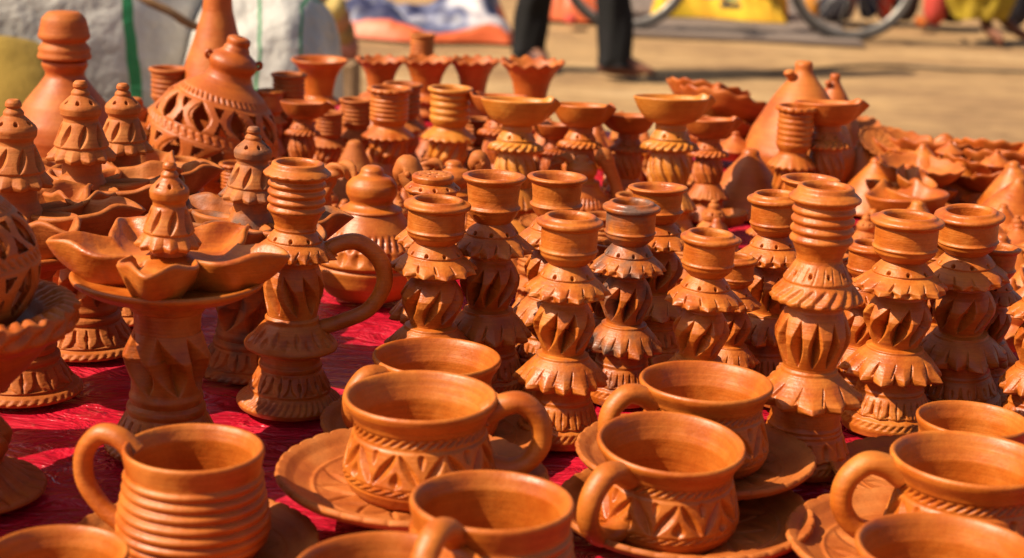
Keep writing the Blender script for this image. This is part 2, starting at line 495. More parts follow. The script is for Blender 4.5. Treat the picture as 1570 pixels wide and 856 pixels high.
G_ST = 'carved clay candle stands'
p, h = stack([seg_cup_ring(), seg_collar(), seg_bulb(), seg_skirt(), seg_foot()], CLAY, seed=1)
reg('standA', 'candle_stand', p, h, 2.0, 'candle stand', G_ST)
p, h = stack([seg_cup_ring(), seg_collar(n=13, ph=.3, r1=1.22, tw=-.2), seg_bulb(n=8, tw=1.1, w=.36, d=.36), seg_skirt(n=12, r1=1.28, tw=.1), seg_foot(n=13)], CLAY, seed=21)
reg('standA2', 'candle_stand', p, h, 2.0, 'candle stand', G_ST)
p, h = stack([seg_cup_flare(), seg_collar(n=14, r1=1.2), seg_bulb(n=10, tw=1.2, rm=.95), seg_skirt(n=13, r1=1.3), seg_foot(n=14)], CLAY, seed=31)
reg('standF', 'candle_stand', p, h, 2.0, 'candle stand', G_ST)
p, h = stack([seg_cup_ribbed(False), seg_collar_b(), seg_bulb(n=12, tw=.12, rm=1.06, h=1.95, d=.44, w=.34, r0=.8, r1=.74, sk=.0), seg_skirt(n=11, r1=1.42, r0=.74, tw=.3), seg_foot_b()], CLAY, seed=41)
reg('standB', 'candle_stand', p, h, 2.0, 'candle stand', G_ST)
C_SEGS = [seg_cup_ribbed(True), seg_collar(n=19, r0=.64, r1=1.16, tw=.5), seg_bulb(n=9, tw=-1.1, rm=.93, h=1.9, d=.32, w=.38, r0=.76, r1=.75, sk=-.1), seg_skirt_petal(), seg_foot_c()]
p, h = stack(C_SEGS, CLAY, seed=51)
hc = tube_mesh('handle', [(.7, 0, h - 3.05), (1.25, 0, h - 2.65), (1.9, 0, h - 2.55), (2.55, 0, h - 3.1), (2.72, 0, h - 3.9), (2.3, 0, h - 4.75), (1.5, 0, h - 5.2), (.8, 0, h - 5.45)],
               [.26, .26, .27, .27, .25, .24, .25, .25], CLAY, segs=28, sub=10)
reg('standH', 'candle_stand', p + [('handle', hc)], h, 2.0, 'candle stand', G_ST)
p, h = stack([seg_cup_ribbed(True), seg_collar(n=16, r0=.64, r1=1.35, tw=.8), seg_bulb(n=12, tw=-1.2, rm=.98, h=1.5, d=.14, w=.3), seg_skirt(), seg_foot()], CLAY, ds=.06, seed=61)
reg('standR', 'candle_stand', p, h, 2.0, 'candle stand', 'ribbed candle stands at the back of the stall')
# sprinkler-topped stand
def seg_shaker():
    return ('perforated_lid', [(0, -.02), (.4, 0), (.68, -.02), (.76, -.1), (.74, -.26), (.70, -.32), (.82, -.36), (1.0, -.52), (1.0, -.6), (.9, -.64), (.86, -.7), (.84, -1.3), (.6, -1.6)],
            [('holes', 6, 7, dict(n=11, s=.05, d=.16)), ('holes', 0, 1, dict(n=5, s=.05, d=.12)), ('holes', 1, 2, dict(n=12, s=.04, d=.12)), ('edge', 6, 9, dict(ie=7, n=15, ar=.05, az=-.03, shape='tri'))], dict(ds=.03, cols=200))
p, h = stack([seg_shaker(), seg_collar(n=14), seg_bulb(), seg_skirt(), seg_foot()], CLAY, seed=71)
reg('standS', 'candle_stand', p, h, 2.0, 'candle stand', G_ST)

# ---- bowl-topped stands (unit = bowl radius): a pinched bowl on a carved stem
def bowl_grid(rad=1.0, dep=.55, spout=.35, lip=.12, cols=96, foot=.3, th=.07, ang=0.0, width=.42, flare=.62):
    rows_o, rows_i = 26, 22
    TH = np.linspace(0, 2 * np.pi, cols, endpoint=False)
    dth = (TH - ang + np.pi) % (2 * np.pi) - np.pi
    g = np.exp(-(dth / width) ** 2)
    def shell(rr, zz_of, t, inner):
        V = []
        for k in t:
            rb = foot + (rad - foot) * k ** flare if not inner else (rad - th) * k ** .75
            zb = dep * k ** 1.5 if not inner else th + (dep - th) * k ** 1.9
            ex = 1 + spout * g * k ** 1.3
            side = np.exp(-((np.abs(dth) - width * .75) / (width * .5)) ** 2)
            dzr = (lip * side * 1.1 - lip * .9 * np.exp(-(dth / (width * .42)) ** 2)) * k ** 2
            pin = 1 - 0.10 * side * k ** 2
            r = rb * ex * pin
            z = zb + dzr
            V.append(np.stack([r * np.cos(TH), r * np.sin(TH), z], -1))
        return V
    vo = shell(0, 0, np.linspace(0, 1, rows_o), False)
    vi = shell(0, 0, np.linspace(1, 0.0, rows_i), True)
    bot = [np.stack([1e-4 * np.cos(TH), 1e-4 * np.sin(TH), 0 * TH], -1)]
    mid = (vo[-1] + vi[0]) / 2 + np.array([0, 0, th * .45])
    V = np.stack(bot + vo + [mid] + vi)
    n3 = rng.uniform(0, 6, 3)
    wob = 1 + .012 * np.sin(TH * 2 + n3[0]) + .01 * np.sin(TH * 3 + n3[1]) + .004 * np.sin(TH * 7 + n3[2])
    V[:, :, :2] *= wob[None, :, None]
    return V

def bowl_mesh(name, mat, **kw):
    V = bowl_grid(**kw)
    return mesh_arrays(name, V, grid_faces(V.shape[0], V.shape[1], flip=True), mat)

def bowl_stand(mat, seed, spout=.30, dep=.66, ang=0, lip=.09):
    sg = [('stem', [(.42, 0), (.40, -.1), (.42, -.13), (.39, -.2), (.42, -.24), (.54, -.42)], [('holes', 4, 5, dict(n=8, s=.04, d=.1))], dict(ds=.03, cols=120)),
          ('collar', [(.52, 0), (.50, -.03), (.55, -.06), (.72, -.14), (.76, -.22), (.72, -.29), (.5, -.3)],
           [('cut', 2, 5, dict(n=20, w=.4, d=.06, tw=1.0, sk=.4)), ('edge', 2, 6, dict(ie=4, n=20, ar=.05, az=-.04, shape='tri'))], dict(h=.29, ds=.02, cols=200)),
          ('carved_bulb', [(.48, 0), (.47, -.1), (.56, -.4), (.58, -.6), (.5, -.9), (.45, -1.0)], [('cut', 0, 5, dict(n=12, w=.3, d=.09, tw=-1.4, sk=.4, s0=.12))], dict(ds=.03, cols=180)),
          ('foot', [(.45, 0), (.5, -.05), (.55, -.15), (.8, -.5), (.76, -.56), (.6, -.6), (.6, -.8), (.85, -1.15), (.9, -1.3), (.85, -1.4), (0, -1.39)],
           [('cut', 2, 4, dict(n=14, w=.12, d=.05, tw=.2, sk=0, s1=1.2)), ('edge', 2, 5, dict(ie=3, n=14, ar=.06, az=-.05, shape='tri'))], dict(ds=.03, cols=180))]
    parts, h = stack(sg, mat, seed=seed)
    b = bowl_mesh('bowl', mat, rad=1.0, dep=dep, spout=spout, lip=lip, foot=.38, ang=R(ang))
    parts = [('bowl', b, Matrix.Translation((0, 0, h - .02)), [])] + parts
    return parts, h + dep
for nm, mt, sd_, kw in (('bowlY', CLAYY, 81, dict(spout=.2, ang=10)), ('bowlO', CLAY, 91, dict(spout=.18, ang=-20, dep=.7)), ('bowlR', CLAYR, 95, dict(spout=.25, ang=0))):
    p, h = bowl_stand(mt, sd_, **kw)
    reg(nm, 'bowl_lamp', p, h, 2.1, 'oil lamp', 'bowl topped oil lamps')

# ---- many-spouted lamp (unit = stem bulb radius)
def diya_mesh(mat, seed):
    return bowl_mesh('spout_bowl', mat, rad=1.0, dep=.98, spout=.80, lip=.13, foot=.52, th=.15, width=.48, cols=110, flare=1.0)

def star_mesh(angs, mat, zd, seed):
    cols = 480
    TH = np.linspace(0, 2 * np.pi, cols, endpoint=False)
    lob = np.zeros(cols); notch = np.zeros(cols); lips = np.zeros(cols); Rm = np.full(cols, 1.2)
    rg = np.random.RandomState(seed)
    for a in angs:
        d = (TH - R(a) + np.pi) % (2 * np.pi) - np.pi
        k = rg.uniform(.94, 1.06)
        c0, a0 = 1.45, .97
        ok = np.abs(np.sin(d)) < a0 / c0
        circ = np.where(ok & (np.abs(d) < 1.2), c0 * np.cos(d) + np.sqrt(np.maximum(a0 ** 2 - (c0 * np.sin(d)) ** 2, 0)), 0)
        circ = circ + .62 * k * np.exp(-(d / .17) ** 2)
        Rm = np.maximum(Rm, circ)
        lob = np.maximum(lob, np.exp(-(d / .42) ** 4))
        notch += np.exp(-(d / .085) ** 2)
        lips += np.exp(-((np.abs(d) - .20) / .09) ** 2)
    ker = np.hanning(15); ker /= ker.sum()
    Rm = np.convolve(np.concatenate([Rm[-7:], Rm, Rm[:7]]), ker, 'valid')
    rimz = 1.02 + .02 * lob + .05 * lips - .07 * notch - .16 * (1 - lob)
    foot = .95 + 1.0 * lob
    rows = []
    for k in np.linspace(0, 1, 22):
        r_ = foot + (Rm - foot) * k ** .8
        rows.append((r_ * (1 + .03 * math.sin(math.pi * k)), .10 + (rimz - .10) * k ** 1.15))
    rows.append((Rm - .05, rimz + .07)); rows.append((Rm - .15, rimz + .07)); rows.append((Rm - .22, rimz + .0))
    inn = Rm - .25
    for q in np.linspace(1, 0, 20)[1:]:
        r_ = .62 + (inn - .62) * q ** .7
        rows.append((r_, .50 + (rimz - .50) * q ** 2.2 + .25 * (1 - q) ** 3))
    rows.append((.40 + 0 * Rm, .85 + 0 * Rm))
    V = np.stack([np.stack([r_ * np.cos(TH), r_ * np.sin(TH), z_ + zd + .1], -1) for r_, z_ in rows])
    wv_ = 1 + .01 * np.sin(3 * TH + 1)[None, :, None]
    V[:, :, :2] *= wv_ * .97
    return mesh_arrays('star_bowl', V, grid_faces(V.shape[0], cols, flip=True), mat)

def lamp_kind(key, angs, mat=CLAY, seed=100, tw=-1.3, fin=1.0):
    zd = 3.95 if key == 'lamp' else 3.35
    foot = [('foot', [(.86, 0), (.95, -.08), (.97, -.2), (.93, -.28), (1.0, -.34), (1.28, -.85), (1.24, -.92), (1.4, -.98), (1.5, -1.1), (1.46, -1.2), (0, -1.18)],
             [('petal', 4, 5, dict(n=11, w=.42, d=.08, slit=.12, p=3.5)), ('band', 7, 9, dict(n=40, d=.04, tw=.8))], dict(ds=.035, cols=220)),
            ]
    sg = [('stem', [(.86, 0), (.84, -.2), (.82, -.5), (.80, -.72), (.80, -.95)], [], dict(ds=.06, cols=120)),
          ('carved_bulb', [(.80, 0), (.92, -.3), (1.06, -.62), (1.0, -.85), (.86, -1.25), (.84, -1.5), (.9, -1.65), (.86, -1.8)],
           [('cut', 0, 5, dict(n=7, w=.44, d=.46, tw=tw * .6, sk=-.1, s0=.02, s1=.98, skewz=1.3, pow=1.0))], dict(ds=.03, cols=240, sig=.03))] + foot
    parts, hh = stack(sg, mat, seed=seed)
    k = zd / hh
    parts = [(n, m, Matrix.Scale(k, 4, (0, 0, 1)), []) for n, m in parts]
    dish = lathe_mesh('dish', [(0, zd + .22), (1.3, zd + .2), (1.9, zd + .26), (2.22, zd + .42), (2.3, zd + .38), (2.26, zd + .26), (1.9, zd + .04), (1.35, zd - .06), (1.0, zd - .2), (.88, zd - .45), (.6, zd - .5), (0.4, zd - .5)], mat, cols=120, ds=.06, seed=seed)
    parts.append(('dish', dish))
    D = diya_mesh(mat, seed)
    if key == 'lamp':
        parts.append(('star_bowl', star_mesh(angs, mat, zd, seed), None, []))
    for a in (angs if key != 'lamp' else []):
        m = Matrix.Rotation(R(a), 4, 'Z') @ Matrix.Translation((1.35 * (1 if key == 'lamp' else .95), 0, zd + .12)) @ Matrix.Rotation(R(-4), 4, 'Y')
        parts.append(('spout_bowl', D, m, []))
    z0 = 7.1
    F = [(0, z0), (.13, z0), (.19, z0 - .07), (.2, z0 - .16), (.15, z0 - .2), (.21, z0 - .25), (.25, z0 - .31), (.24, z0 - .37), (.32, z0 - .44), (.51, z0 - .62), (.55, z0 - .7), (.53, z0 - .86),
         (.45, z0 - .96), (.45, z0 - 1.05), (.49, z0 - 1.09), (.62, z0 - 1.4), (.72, z0 - 1.66), (.68, z0 - 1.7), (.86, z0 - 1.95), (.82, z0 - 2.05), (.5, z0 - 2.0), (.52, z0 - 2.4), ((.52 if key == 'lamp' else .95), z0 - 2.9 if key == 'lamp' else zd + .35)]
    fm = lathe_mesh('finial', F, mat, [('holes', 8, 9, dict(n=7, s=.045, d=.14)), ('cut', 14, 16, dict(n=8, w=.26, d=.13, tw=.35, sk=.1, p=.7)),
                                       ('edge', 17, 20, dict(ie=18, n=12, ar=.15, az=-.05, shape='tri', jit=.3, pw=.8))], cols=240, ds=.024, sig=.012, seed=seed)
    parts.append(('finial', fm, Matrix.Diagonal((.86, .86, 1, 1) if key == 'lamp' else (.98, .98, 1, 1)), []))
    reg(key, 'spouted_oil_lamp', parts, z0, 5.6, 'oil lamp', 'spouted oil lamps with tiered finials')
lamp_kind('lamp', [272, 184, 356, 122, 60], CLAY, 100)
lamp_kind('lamp6', [0, 60, 120, 180, 240, 300], CLAYP, 120, tw=1.2)

# ---- mugs (unit = rim radius)
def mug_kind(key, style, mat=CLAY, seed=200):
    if style == 'carved':
        h = 1.30
        P = [(0, .09), (.5, .09), (.72, .14), (.84, .35), (.80, .7), (.80, .95), (.89, 1.22), (.93, 1.29), (.97, 1.31), (1.0, 1.27), (.985, 1.2), (.90, 1.07), (.875, 1.0), (.87, .975), (.86, .95),
             (.86, .87), (.865, .84), (.88, .8), (.95, .55), (1.0, .36), (1.0, .33), (1.0, .26), (.985, .22), (.93, .1), (.82, 0), (0, .01)]
        mods = [('groove', 12, 13, dict(d=.02)), ('band', 13, 15, dict(n=44, d=.035, tw=1.1)), ('groove', 15, 17, dict(d=.015)),
                ('cut', 17, 19, dict(n=9, w=.13, d=.085, tw=-.44, sk=-.3, p=.7, s0=.03, s1=.97, jit=.15, pow=.9)),
                ('cut', 17, 19, dict(n=9, w=.13, d=.085, tw=.44, sk=.3, p=.7, s0=.03, s1=.97, ph=.5, jit=.15, pow=.9)),
                ('cut', 17, 19, dict(n=9, w=.12, d=.07, tw=0, sk=0, p=.6, s0=.5, s1=.99, ph=.25, skewz=1.6)),
                ('cut', 17, 19, dict(n=9, w=.09, d=.055, tw=0, sk=0, p=.6, s0=.0, s1=.42, ph=.75, skewz=.6)),
                ('groove', 19, 20, dict(d=.018)), ('band', 20, 21, dict(n=40, d=.04, tw=1.1)), ('groove', 21, 22, dict(d=.02))]
        ds, cols = .016, 400
    elif style == 'plain':
        h = 1.25
        P = [(0, .09), (.5, .09), (.72, .14), (.84, .35), (.84, .95), (.9, 1.17), (.94, 1.24), (.97, 1.25), (1.0, 1.21), (.985, 1.14), (.93, 1.02), (.91, .95), (.93, .93), (.91, .9),
             (.93, .6), (.97, .4), (.96, .3), (.9, .1), (.8, 0), (0, .01)]
        mods = [('rib', 13, 16, dict(k=4, d=.02))]
        ds, cols = .03, 160
    else:
        h = 1.62
        P = [(0, .09), (.5, .09), (.76, .14), (.9, .4), (.86, 1.0), (.84, 1.4), (.89, 1.55), (.93, 1.61), (.97, 1.62), (1.0, 1.58), (.99, 1.5), (.95, 1.3),
             (.95, 1.28), (.98, 1.0), (1.06, .62), (1.07, .45), (1.0, .2), (.88, 0), (0, .01)]
        mods = [('rib', 12, 16, dict(k=7, d=.07))]
        ds, cols = .018, 180
    body = lathe_mesh('cup_body', P, mat, mods, cols=cols, ds=ds, sig=.014, wob=.004, seed=seed)
    t = h
    if style == 'ribbed':
        hp = [(.88, 0, t - .22), (1.12, 0, t - .02), (1.42, 0, t + .0), (1.66, 0, t - .3), (1.66, 0, t - .72), (1.42, 0, t - 1.08), (1.12, 0, t - 1.3), (.95, 0, t - 1.38)]
    else:
        hp = [(.85, 0, t - .28), (1.08, 0, t - .14), (1.32, 0, t - .12), (1.54, 0, t - .34), (1.58, 0, t - .66), (1.42, 0, t - .92), (1.18, 0, t - 1.02), (.9, 0, t - .98)]
    hd = tube_mesh('handle', hp, [.16, .15, .145, .14, .135, .13, .14, .16], mat, segs=24, sub=8, flat=1.15, caps=False)
    reg(key, 'mug', [('cup_body', body), ('handle', hd)], h, 2.0, 'mug', 'clay mugs with loop handles')
mug_kind('mugC', 'carved', CLAY, 201)
mug_kind('mugR', 'ribbed', CLAY, 205)
mug_kind('mugP', 'plain', CLAY, 209)

sa = lathe_mesh('saucer', [(0, .12), (.62, .12), (.66, .16), (.72, .16), (.76, .12), (.98, .13), (1.32, .18), (1.36, .215), (1.40, .19), (1.62, .27), (1.74, .36), (1.84, .40), (1.88, .34), (1.8, .24), (1.4, .12), (1.0, .06), (.98, 0), (.88, 0), (.86, .05), (0, .05)],
                CLAYP, [('cut', 4, 6, dict(n=14, w=.24, d=.045, tw=.7, sk=.2, p=.7)), ('cut', 4, 6, dict(n=14, w=.10, d=.04, tw=-.5, sk=0, p=.7, ph=.5)),
                        ('edge', 9, 14, dict(ie=11, n=36, ar=.03, az=.02, shape='arc', jit=.25, pw=3))], cols=360, ds=.02, sig=.012, seed=300)
KINDS['saucer'] = dict(name='saucer', mesh=sa, cat='saucer', group='scalloped clay saucers')

def single(mesh, name, loc, s, label, cat, group=None, rot=None, tilt=(0, 0), tone=None, smoke=0.0):
    o = bpy.data.objects.new(name, mesh)
    COL.objects.link(o)
    rz = random.uniform(0, 360) if rot is None else rot
    o.matrix_world = Matrix.Translation(Vector(loc)) @ Matrix.Rotation(R(tilt[0]), 4, 'Y') @ Matrix.Rotation(R(tilt[1]), 4, 'X') @ Matrix.Rotation(R(rz), 4, 'Z') @ Matrix.Scale(s, 4)
    o['tone'] = random.uniform(.25, .75) if tone is None else tone
    o['smoke'] = smoke
    PLACED.append((name, label[:40], loc[0], loc[1], s, s, name))
    return tag(o, label, cat, group)

# ---- pierced globe (unit = globe radius)
def pierced_globe(mat, seed):
    prof = [(.05, 2.34), (.12, 2.34), (.18, 2.31), (.175, 2.24), (.155, 2.2), (.2, 2.17), (.19, 2.12), (.32, 2.04), (.375, 1.96), (.36, 1.88), (.31, 1.8), (.33, 1.75), (.33, 1.7), (.38, 1.66), (.42, 1.62), (.6, 1.5), (.8, 1.3), (.94, 1.05), (1.0, .8), (.98, .55), (.88, .3), (.72, .12), (.5, 0.0), (0.0, 0.02)]
    cols = 440
    r, z, t, cum = smoothed(prof, .018, .03)
    rows = len(r)
    TH = np.linspace(0, 2 * np.pi, cols, endpoint=False)[None, :].repeat(rows, 0)
    ZZ = z[:, None].repeat(cols, 1); RR = r[:, None].repeat(cols, 1).copy()
    D = np.zeros_like(RR)
    def band(z0, z1, n, tw, d):
        s = (ZZ - z0) / (z1 - z0)
        ins = (s > 0) & (s < 1)
        return ins * d * np.clip(np.sin(n * TH + tw * s * 6.28) * 1.5, 0, 1)
    D += band(1.42, 1.49, 46, .5, .02) + band(.86, .95, 48, .5, .026) + band(.17, .22, 60, .5, .015)
    D += .012 * (np.abs(ZZ - 1.40) < .014) + .012 * (np.abs(ZZ - .84) < .012) + .012 * (np.abs(ZZ - .97) < .012) + .014 * (np.abs(ZZ - .24) < .015)
    cut = np.zeros_like(RR, dtype=bool); bev = np.zeros_like(RR)
    def openings(z0, z1, n, ph, ta):
        nonlocal cut, bev
        s = (ZZ - z0) / (z1 - z0); ins = (s > 0) & (s < 1)
        u = n * TH / (2 * np.pi) + ph
        c = u - np.floor(u) - .5
        # lens
        w = .27 * np.clip(1 - np.abs(2 * np.clip(s, 0, 1) - 1) ** 1.7, 0, 1)
        cc = c + ta * (s - .5)
        cut |= ins & (np.abs(cc) < w * .8)
        bev = np.maximum(bev, ins * (np.abs(cc) < w * 1.12))
        # triangle between
        c2 = (u + .5) - np.floor(u + .5) - .5
        for a0, a1, up in ((.06, .52, True), (.60, .94, False)):
            q = np.clip((s - a0) / (a1 - a0), 0, 1)
            wt = .17 * (1 - q) if up else .14 * q
            cut |= (s > a0) & (s < a1) & (np.abs(c2 + ta * (s - .5)) < wt) & (wt > .01)
    openings(.99, 1.38, 9, 0, .25)
    openings(.27, .82, 9, .45, -.35)
    D += .02 * bev
    tr = np.gradient(r); tz = np.gradient(z); ln = np.hypot(tr, tz) + 1e-9
    nr, nz = (-tz / ln)[:, None], (tr / ln)[:, None]
    RO = RR - D * nr; ZO = ZZ - D * nz
    th = .085
    RI = np.maximum(RR - th * nr, .01); ZI = ZZ - th * nz
    wob = 1 + .008 * np.sin(2 * TH + 1) + .006 * np.sin(3 * TH + ZZ * 2)
    V = np.concatenate([np.stack([RO * wob * np.cos(TH), RO * wob * np.sin(TH), ZO], -1).reshape(-1, 3), np.stack([RI * wob * np.cos(TH), RI * wob * np.sin(TH), ZI], -1).reshape(-1, 3)])
    keep = ~cut[:-1, :]
    F = grid_faces(rows, cols).reshape(rows - 1, cols, 4)
    off = rows * cols
    faces = [F[keep], (F[keep][:, ::-1]) + off]
    idx = np.arange(rows * cols).reshape(rows, cols)
    kr = np.roll(keep, -1, 1)
    m = keep != kr                               # vertical walls between column j and j+1
    i, j = np.where(m); jn = (j + 1) % cols
    q = np.stack([idx[i, jn], idx[i + 1, jn], idx[i + 1, jn] + off, idx[i, jn] + off], -1)
    faces.append(q)
    m = keep[:-1] != keep[1:]
    i, j = np.where(m); jn = (j + 1) % cols
    q = np.stack([idx[i + 1, j], idx[i + 1, jn], idx[i + 1, jn] + off, idx[i + 1, j] + off], -1)
    faces.append(q)
    return mesh_arrays('globe', V, np.concatenate(faces), mat)
gl = pierced_globe(CLAYR, 5)
dish_g = lathe_mesh('dish', [(0, -.02), (.6, -.04), (.9, .1), (1.12, .22), (1.18, .2), (1.17, .08), (1.0, -.06), (.8, -.12), (.72, -.2), (.78, -.3), (.7, -.4), (0, -.39)], CLAYR,
                    [('band', 3, 6, dict(n=50, d=.03, tw=1.0)), ('edge', 3, 6, dict(ie=4, n=34, ar=.03, az=-.01, shape='arc'))], cols=220, ds=.03, seed=9)
ringm = tube_mesh('ring_handle', [(0.34, 0, 1.99), (.39, 0, 2.03), (.42, 0, 2.0), (.42, 0, 1.96), (.39, 0, 1.93), (.34, 0, 1.93)], .03, CLAYR, segs=12, sub=5)
ML = Matrix.Translation((0, 0, .4)) @ Matrix.Rotation(R(12), 4, 'Y')
reg('globe', 'pierced_lamp', [('globe', gl, ML, [('ring_handle', ringm, Matrix.Rotation(R(20), 4, 'Z')), ('ring_handle', ringm, Matrix.Rotation(R(200), 4, 'Z'))]), ('dish', dish_g)], 2.72, 2.0, 'lamp', 'pierced globe lamps')
lid_top = Matrix.Translation((0, 0, 0))
# tall pierced lamp at the left edge: globe in a dish on a carved pedestal
dish_t = lathe_mesh('dish', [(0, 2.0), (.7, 1.98), (.9, 2.05), (1.0, 2.2), (1.22, 2.32), (1.38, 2.28), (1.4, 2.12), (1.36, 2.02), (1.1, 1.86), (.8, 1.5), (.5, 1.2), (.42, 1.1)], CLAYR,
                    [('band', 3, 5, dict(n=44, d=.06, tw=.6)), ('cut', 5, 7, dict(n=26, w=.4, d=.07, tw=1, sk=.4)), ('edge', 3, 8, dict(ie=5, n=26, ar=.06, az=-.03, shape='tri'))], cols=240, ds=.03, seed=19)
ped = lathe_mesh('pedestal', [(.42, 1.1), (.45, .95), (.62, .7), (.6, .55), (.5, .4), (.55, .34), (.8, .15), (.98, .1), (1.0, .03), (.94, 0), (0, .01)], CLAYR,
                 [('cut', 0, 4, dict(n=9, w=.4, d=.14, tw=-1, sk=.4)), ('cut', 5, 8, dict(n=22, w=.18, d=.05, tw=0, sk=0))], cols=220, ds=.03, seed=20)
reg('globeT', 'pierced_lamp', [('globe', gl, Matrix.Translation((0, 0, 1.97)) @ Matrix.Rotation(R(40), 4, 'Z'), []), ('dish', dish_t), ('pedestal', ped)], 4.3, 2.8, 'lamp', 'pierced globe lamps')

# ---- bottles and big vases (unit = belly radius)
b = lathe_mesh('body', [(0, 2.62), (.3, 2.62), (.42, 2.6), (.44, 2.5), (.37, 2.38), (.36, 2.3), (.5, 2.1), (.78, 1.75), (.96, 1.35), (1.0, 1.05), (.97, 1.0), (.98, .95), (.9, .5), (.7, .1), (.6, 0), (0, .01)], CLAYR, cols=140, ds=.06, seed=31)
c1 = lathe_mesh('stopper', [(0, 3.55), (.3, 3.53), (.42, 3.4), (.46, 3.2), (.5, 3.05), (.46, 3.0), (.4, 2.98), (.4, 2.95), (.44, 2.9), (.5, 2.82), (.47, 2.78), (.52, 2.66), (.5, 2.625), (0, 2.625)], CLAYP, cols=110, ds=.05, seed=32)
reg('bottle', 'water_bottle', [('body', b), ('stopper', c1)], 3.55, 1.0, 'bottle', 'tall clay bottles')
b = lathe_mesh('body', [(0, 4.4), (.25, 4.4), (.36, 4.36), (.33, 4.2), (.3, 4.12), (.34, 4.06), (.33, 3.9), (.36, 3.5), (.5, 3.0), (.72, 2.3), (.9, 1.7), (1.0, 1.1), (.9, .5), (.7, .1), (.6, 0), (0, .01)], CLAYR, cols=140, ds=.08, seed=33)
reg('conevase', 'long_necked_vase', [('body', b)], 4.4, 2.0, 'vase', 'tall clay bottles')
b = lathe_mesh('body', [(0, 2.92), (.1, 2.95), (.15, 2.92), (.16, 2.85), (.15, 2.72), (.22, 2.58), (.4, 2.3), (.62, 1.9), (.85, 1.4), (1.0, .9), (.98, .6), (.85, .25), (.65, .05), (.55, 0), (0, .01)], CLAYR, cols=140, ds=.07, seed=34)
k1 = tube_mesh('spout', [(-.16, 0, 2.45), (-.26, 0, 2.58), (-.33, 0, 2.7)], [.09, .08, .1], CLAYR, segs=12)
reg('pearvase', 'pear_vase', [('body', b), ('spout', k1)], 2.95, 2.0, 'vase', 'tall clay bottles')

# ---- flared vases (unit = rim radius)
def flared(key, mat, frill, tone, seed, ribs=False):
    P = [(0, .5), (.3, .6), (.4, 1.2), (.6, 1.75), (.88, 2.12), (.95, 2.18), (1.02, 2.17), (1.0, 2.09), (.8, 1.9), (.62, 1.55), (.54, 1.2), (.5, .95), (.5, .85), (.62, .75), (.84, .66), (.84, .58), (.6, .54), (.56, .5), (.8, .1), (.78, 0), (0, .01)]
    mods = [('edge', 3, 9, dict(ie=6, n=13, ar=.09, az=.13, shape='cos', jit=.3, pw=4))] if frill else []
    mods.append(('edge', 12, 16, dict(ie=14, n=20, ar=.07, az=-.04, shape='tri')))
    if ribs: mods.append(('rib', 8, 12, dict(k=6, d=.05)))
    reg(key, 'flared_vase', [('body', lathe_mesh('body', P, mat, mods, cols=180, ds=.05, seed=seed))], 2.18, 2.0, 'vase', 'flared vases along the back of the stall')
flared('flareW', CLAYR, True, .4, 41)
flared('flareP', CLAY, False, .5, 42)
def ribjar(key, mat, h, seed, k=6, frill=False):
    P = [(0, h - .8), (.7, h - .8), (.75, h - .1), (.8, h), (.98, h), (1.0, h - .1), (.96, h - .18), (.85, h - .24), (.85, h - 1.5), (.7, h - 1.7), (.72, h - 1.8), (1.2, h - 2.2), (1.15, h - 2.3), (.8, h - 2.3), (.9, h - 3.0), (.7, h - 3.4), (1.1, .2), (1.1, 0), (0, .01)]
    mods = [('rib', 7, 8, dict(k=k, d=.08)), ('edge', 10, 13, dict(ie=11, n=18, ar=.12, az=-.07, shape='tri')), ('cut', 13, 15, dict(n=10, w=.35, d=.14, tw=1.0))]
    if frill: mods.append(('edge', 3, 7, dict(ie=5, n=15, ar=.1, az=-.06, shape='arc')))
    # split in three parts
    parts = []
    for nm, a, b_ in (('cup', 0, 9), ('collar', 9, 13), ('stem', 13, 18)):
        ms = [(m[0], m[1] - a, m[2] - a, dict(m[3], **({'ie': m[3]['ie'] - a} if 'ie' in m[3] else {}))) for m in mods if m[1] >= a and m[2] <= b_]
        parts.append((nm, lathe_mesh(nm, P[a:b_ + 1], mat, ms, cols=140, ds=.05, seed=seed)))
    reg(key, 'ribbed_goblet', parts, h, 2.0, 'goblet', 'ribbed goblets at the back of the stall')
ribjar('ribO', CLAY, 4.6, 51, frill=True)
ribjar('ribY', CLAYY, 4.8, 52, k=4)
ribjar('ribD', CLAYP, 4.3, 53, k=5)

# ---- cones, finials, small animals, dishes
cone = lathe_mesh('clay_cone', [(0, 1.72), (.12, 1.72), (.2, 1.66), (.26, 1.5), (.5, 1.0), (.8, .4), (1.0, .02), (.97, 0), (0, .01)], CLAYP, [('cut', 2, 6, dict(n=40, w=.3, d=.012, tw=0, sk=0, p=.2))], cols=200, ds=.05, seed=61)
cone_s = lathe_mesh('clay_cone', [(0, 1.66), (.1, 1.68), (.18, 1.6), (.2, 1.5), (.45, 1.05), (.78, .5), (1.0, .06), (.97, 0), (0, .01)], CLAYR, cols=100, ds=.06, seed=62)
cone_w = lathe_mesh('clay_cone', [(0, 1.66), (.13, 1.68), (.22, 1.6), (.24, 1.48), (.6, 1.05), (1.02, .5), (1.32, .06), (1.28, 0), (0, .01)], CLAY, cols=120, ds=.06, seed=68)
tier = lathe_mesh('tiered_finial', [(0, 2.6), (.15, 2.6), (.2, 2.5), (.18, 2.42), (.28, 2.36), (.32, 2.2), (.3, 2.1), (.5, 2.0), (.62, 1.8), (.6, 1.6), (.5, 1.45), (.75, 1.2), (.9, .9), (.85, .8), (1.0, .5), (1.0, .3), (.9, 0), (0, .01)], CLAYP,
                   [('holes', 7, 8, dict(n=8, s=.06, d=.12)), ('cut', 11, 12, dict(n=12, w=.2, d=.06, tw=.3)), ('cut', 14, 15, dict(n=20, w=.2, d=.05, tw=.3))], cols=150, ds=.04, seed=63)
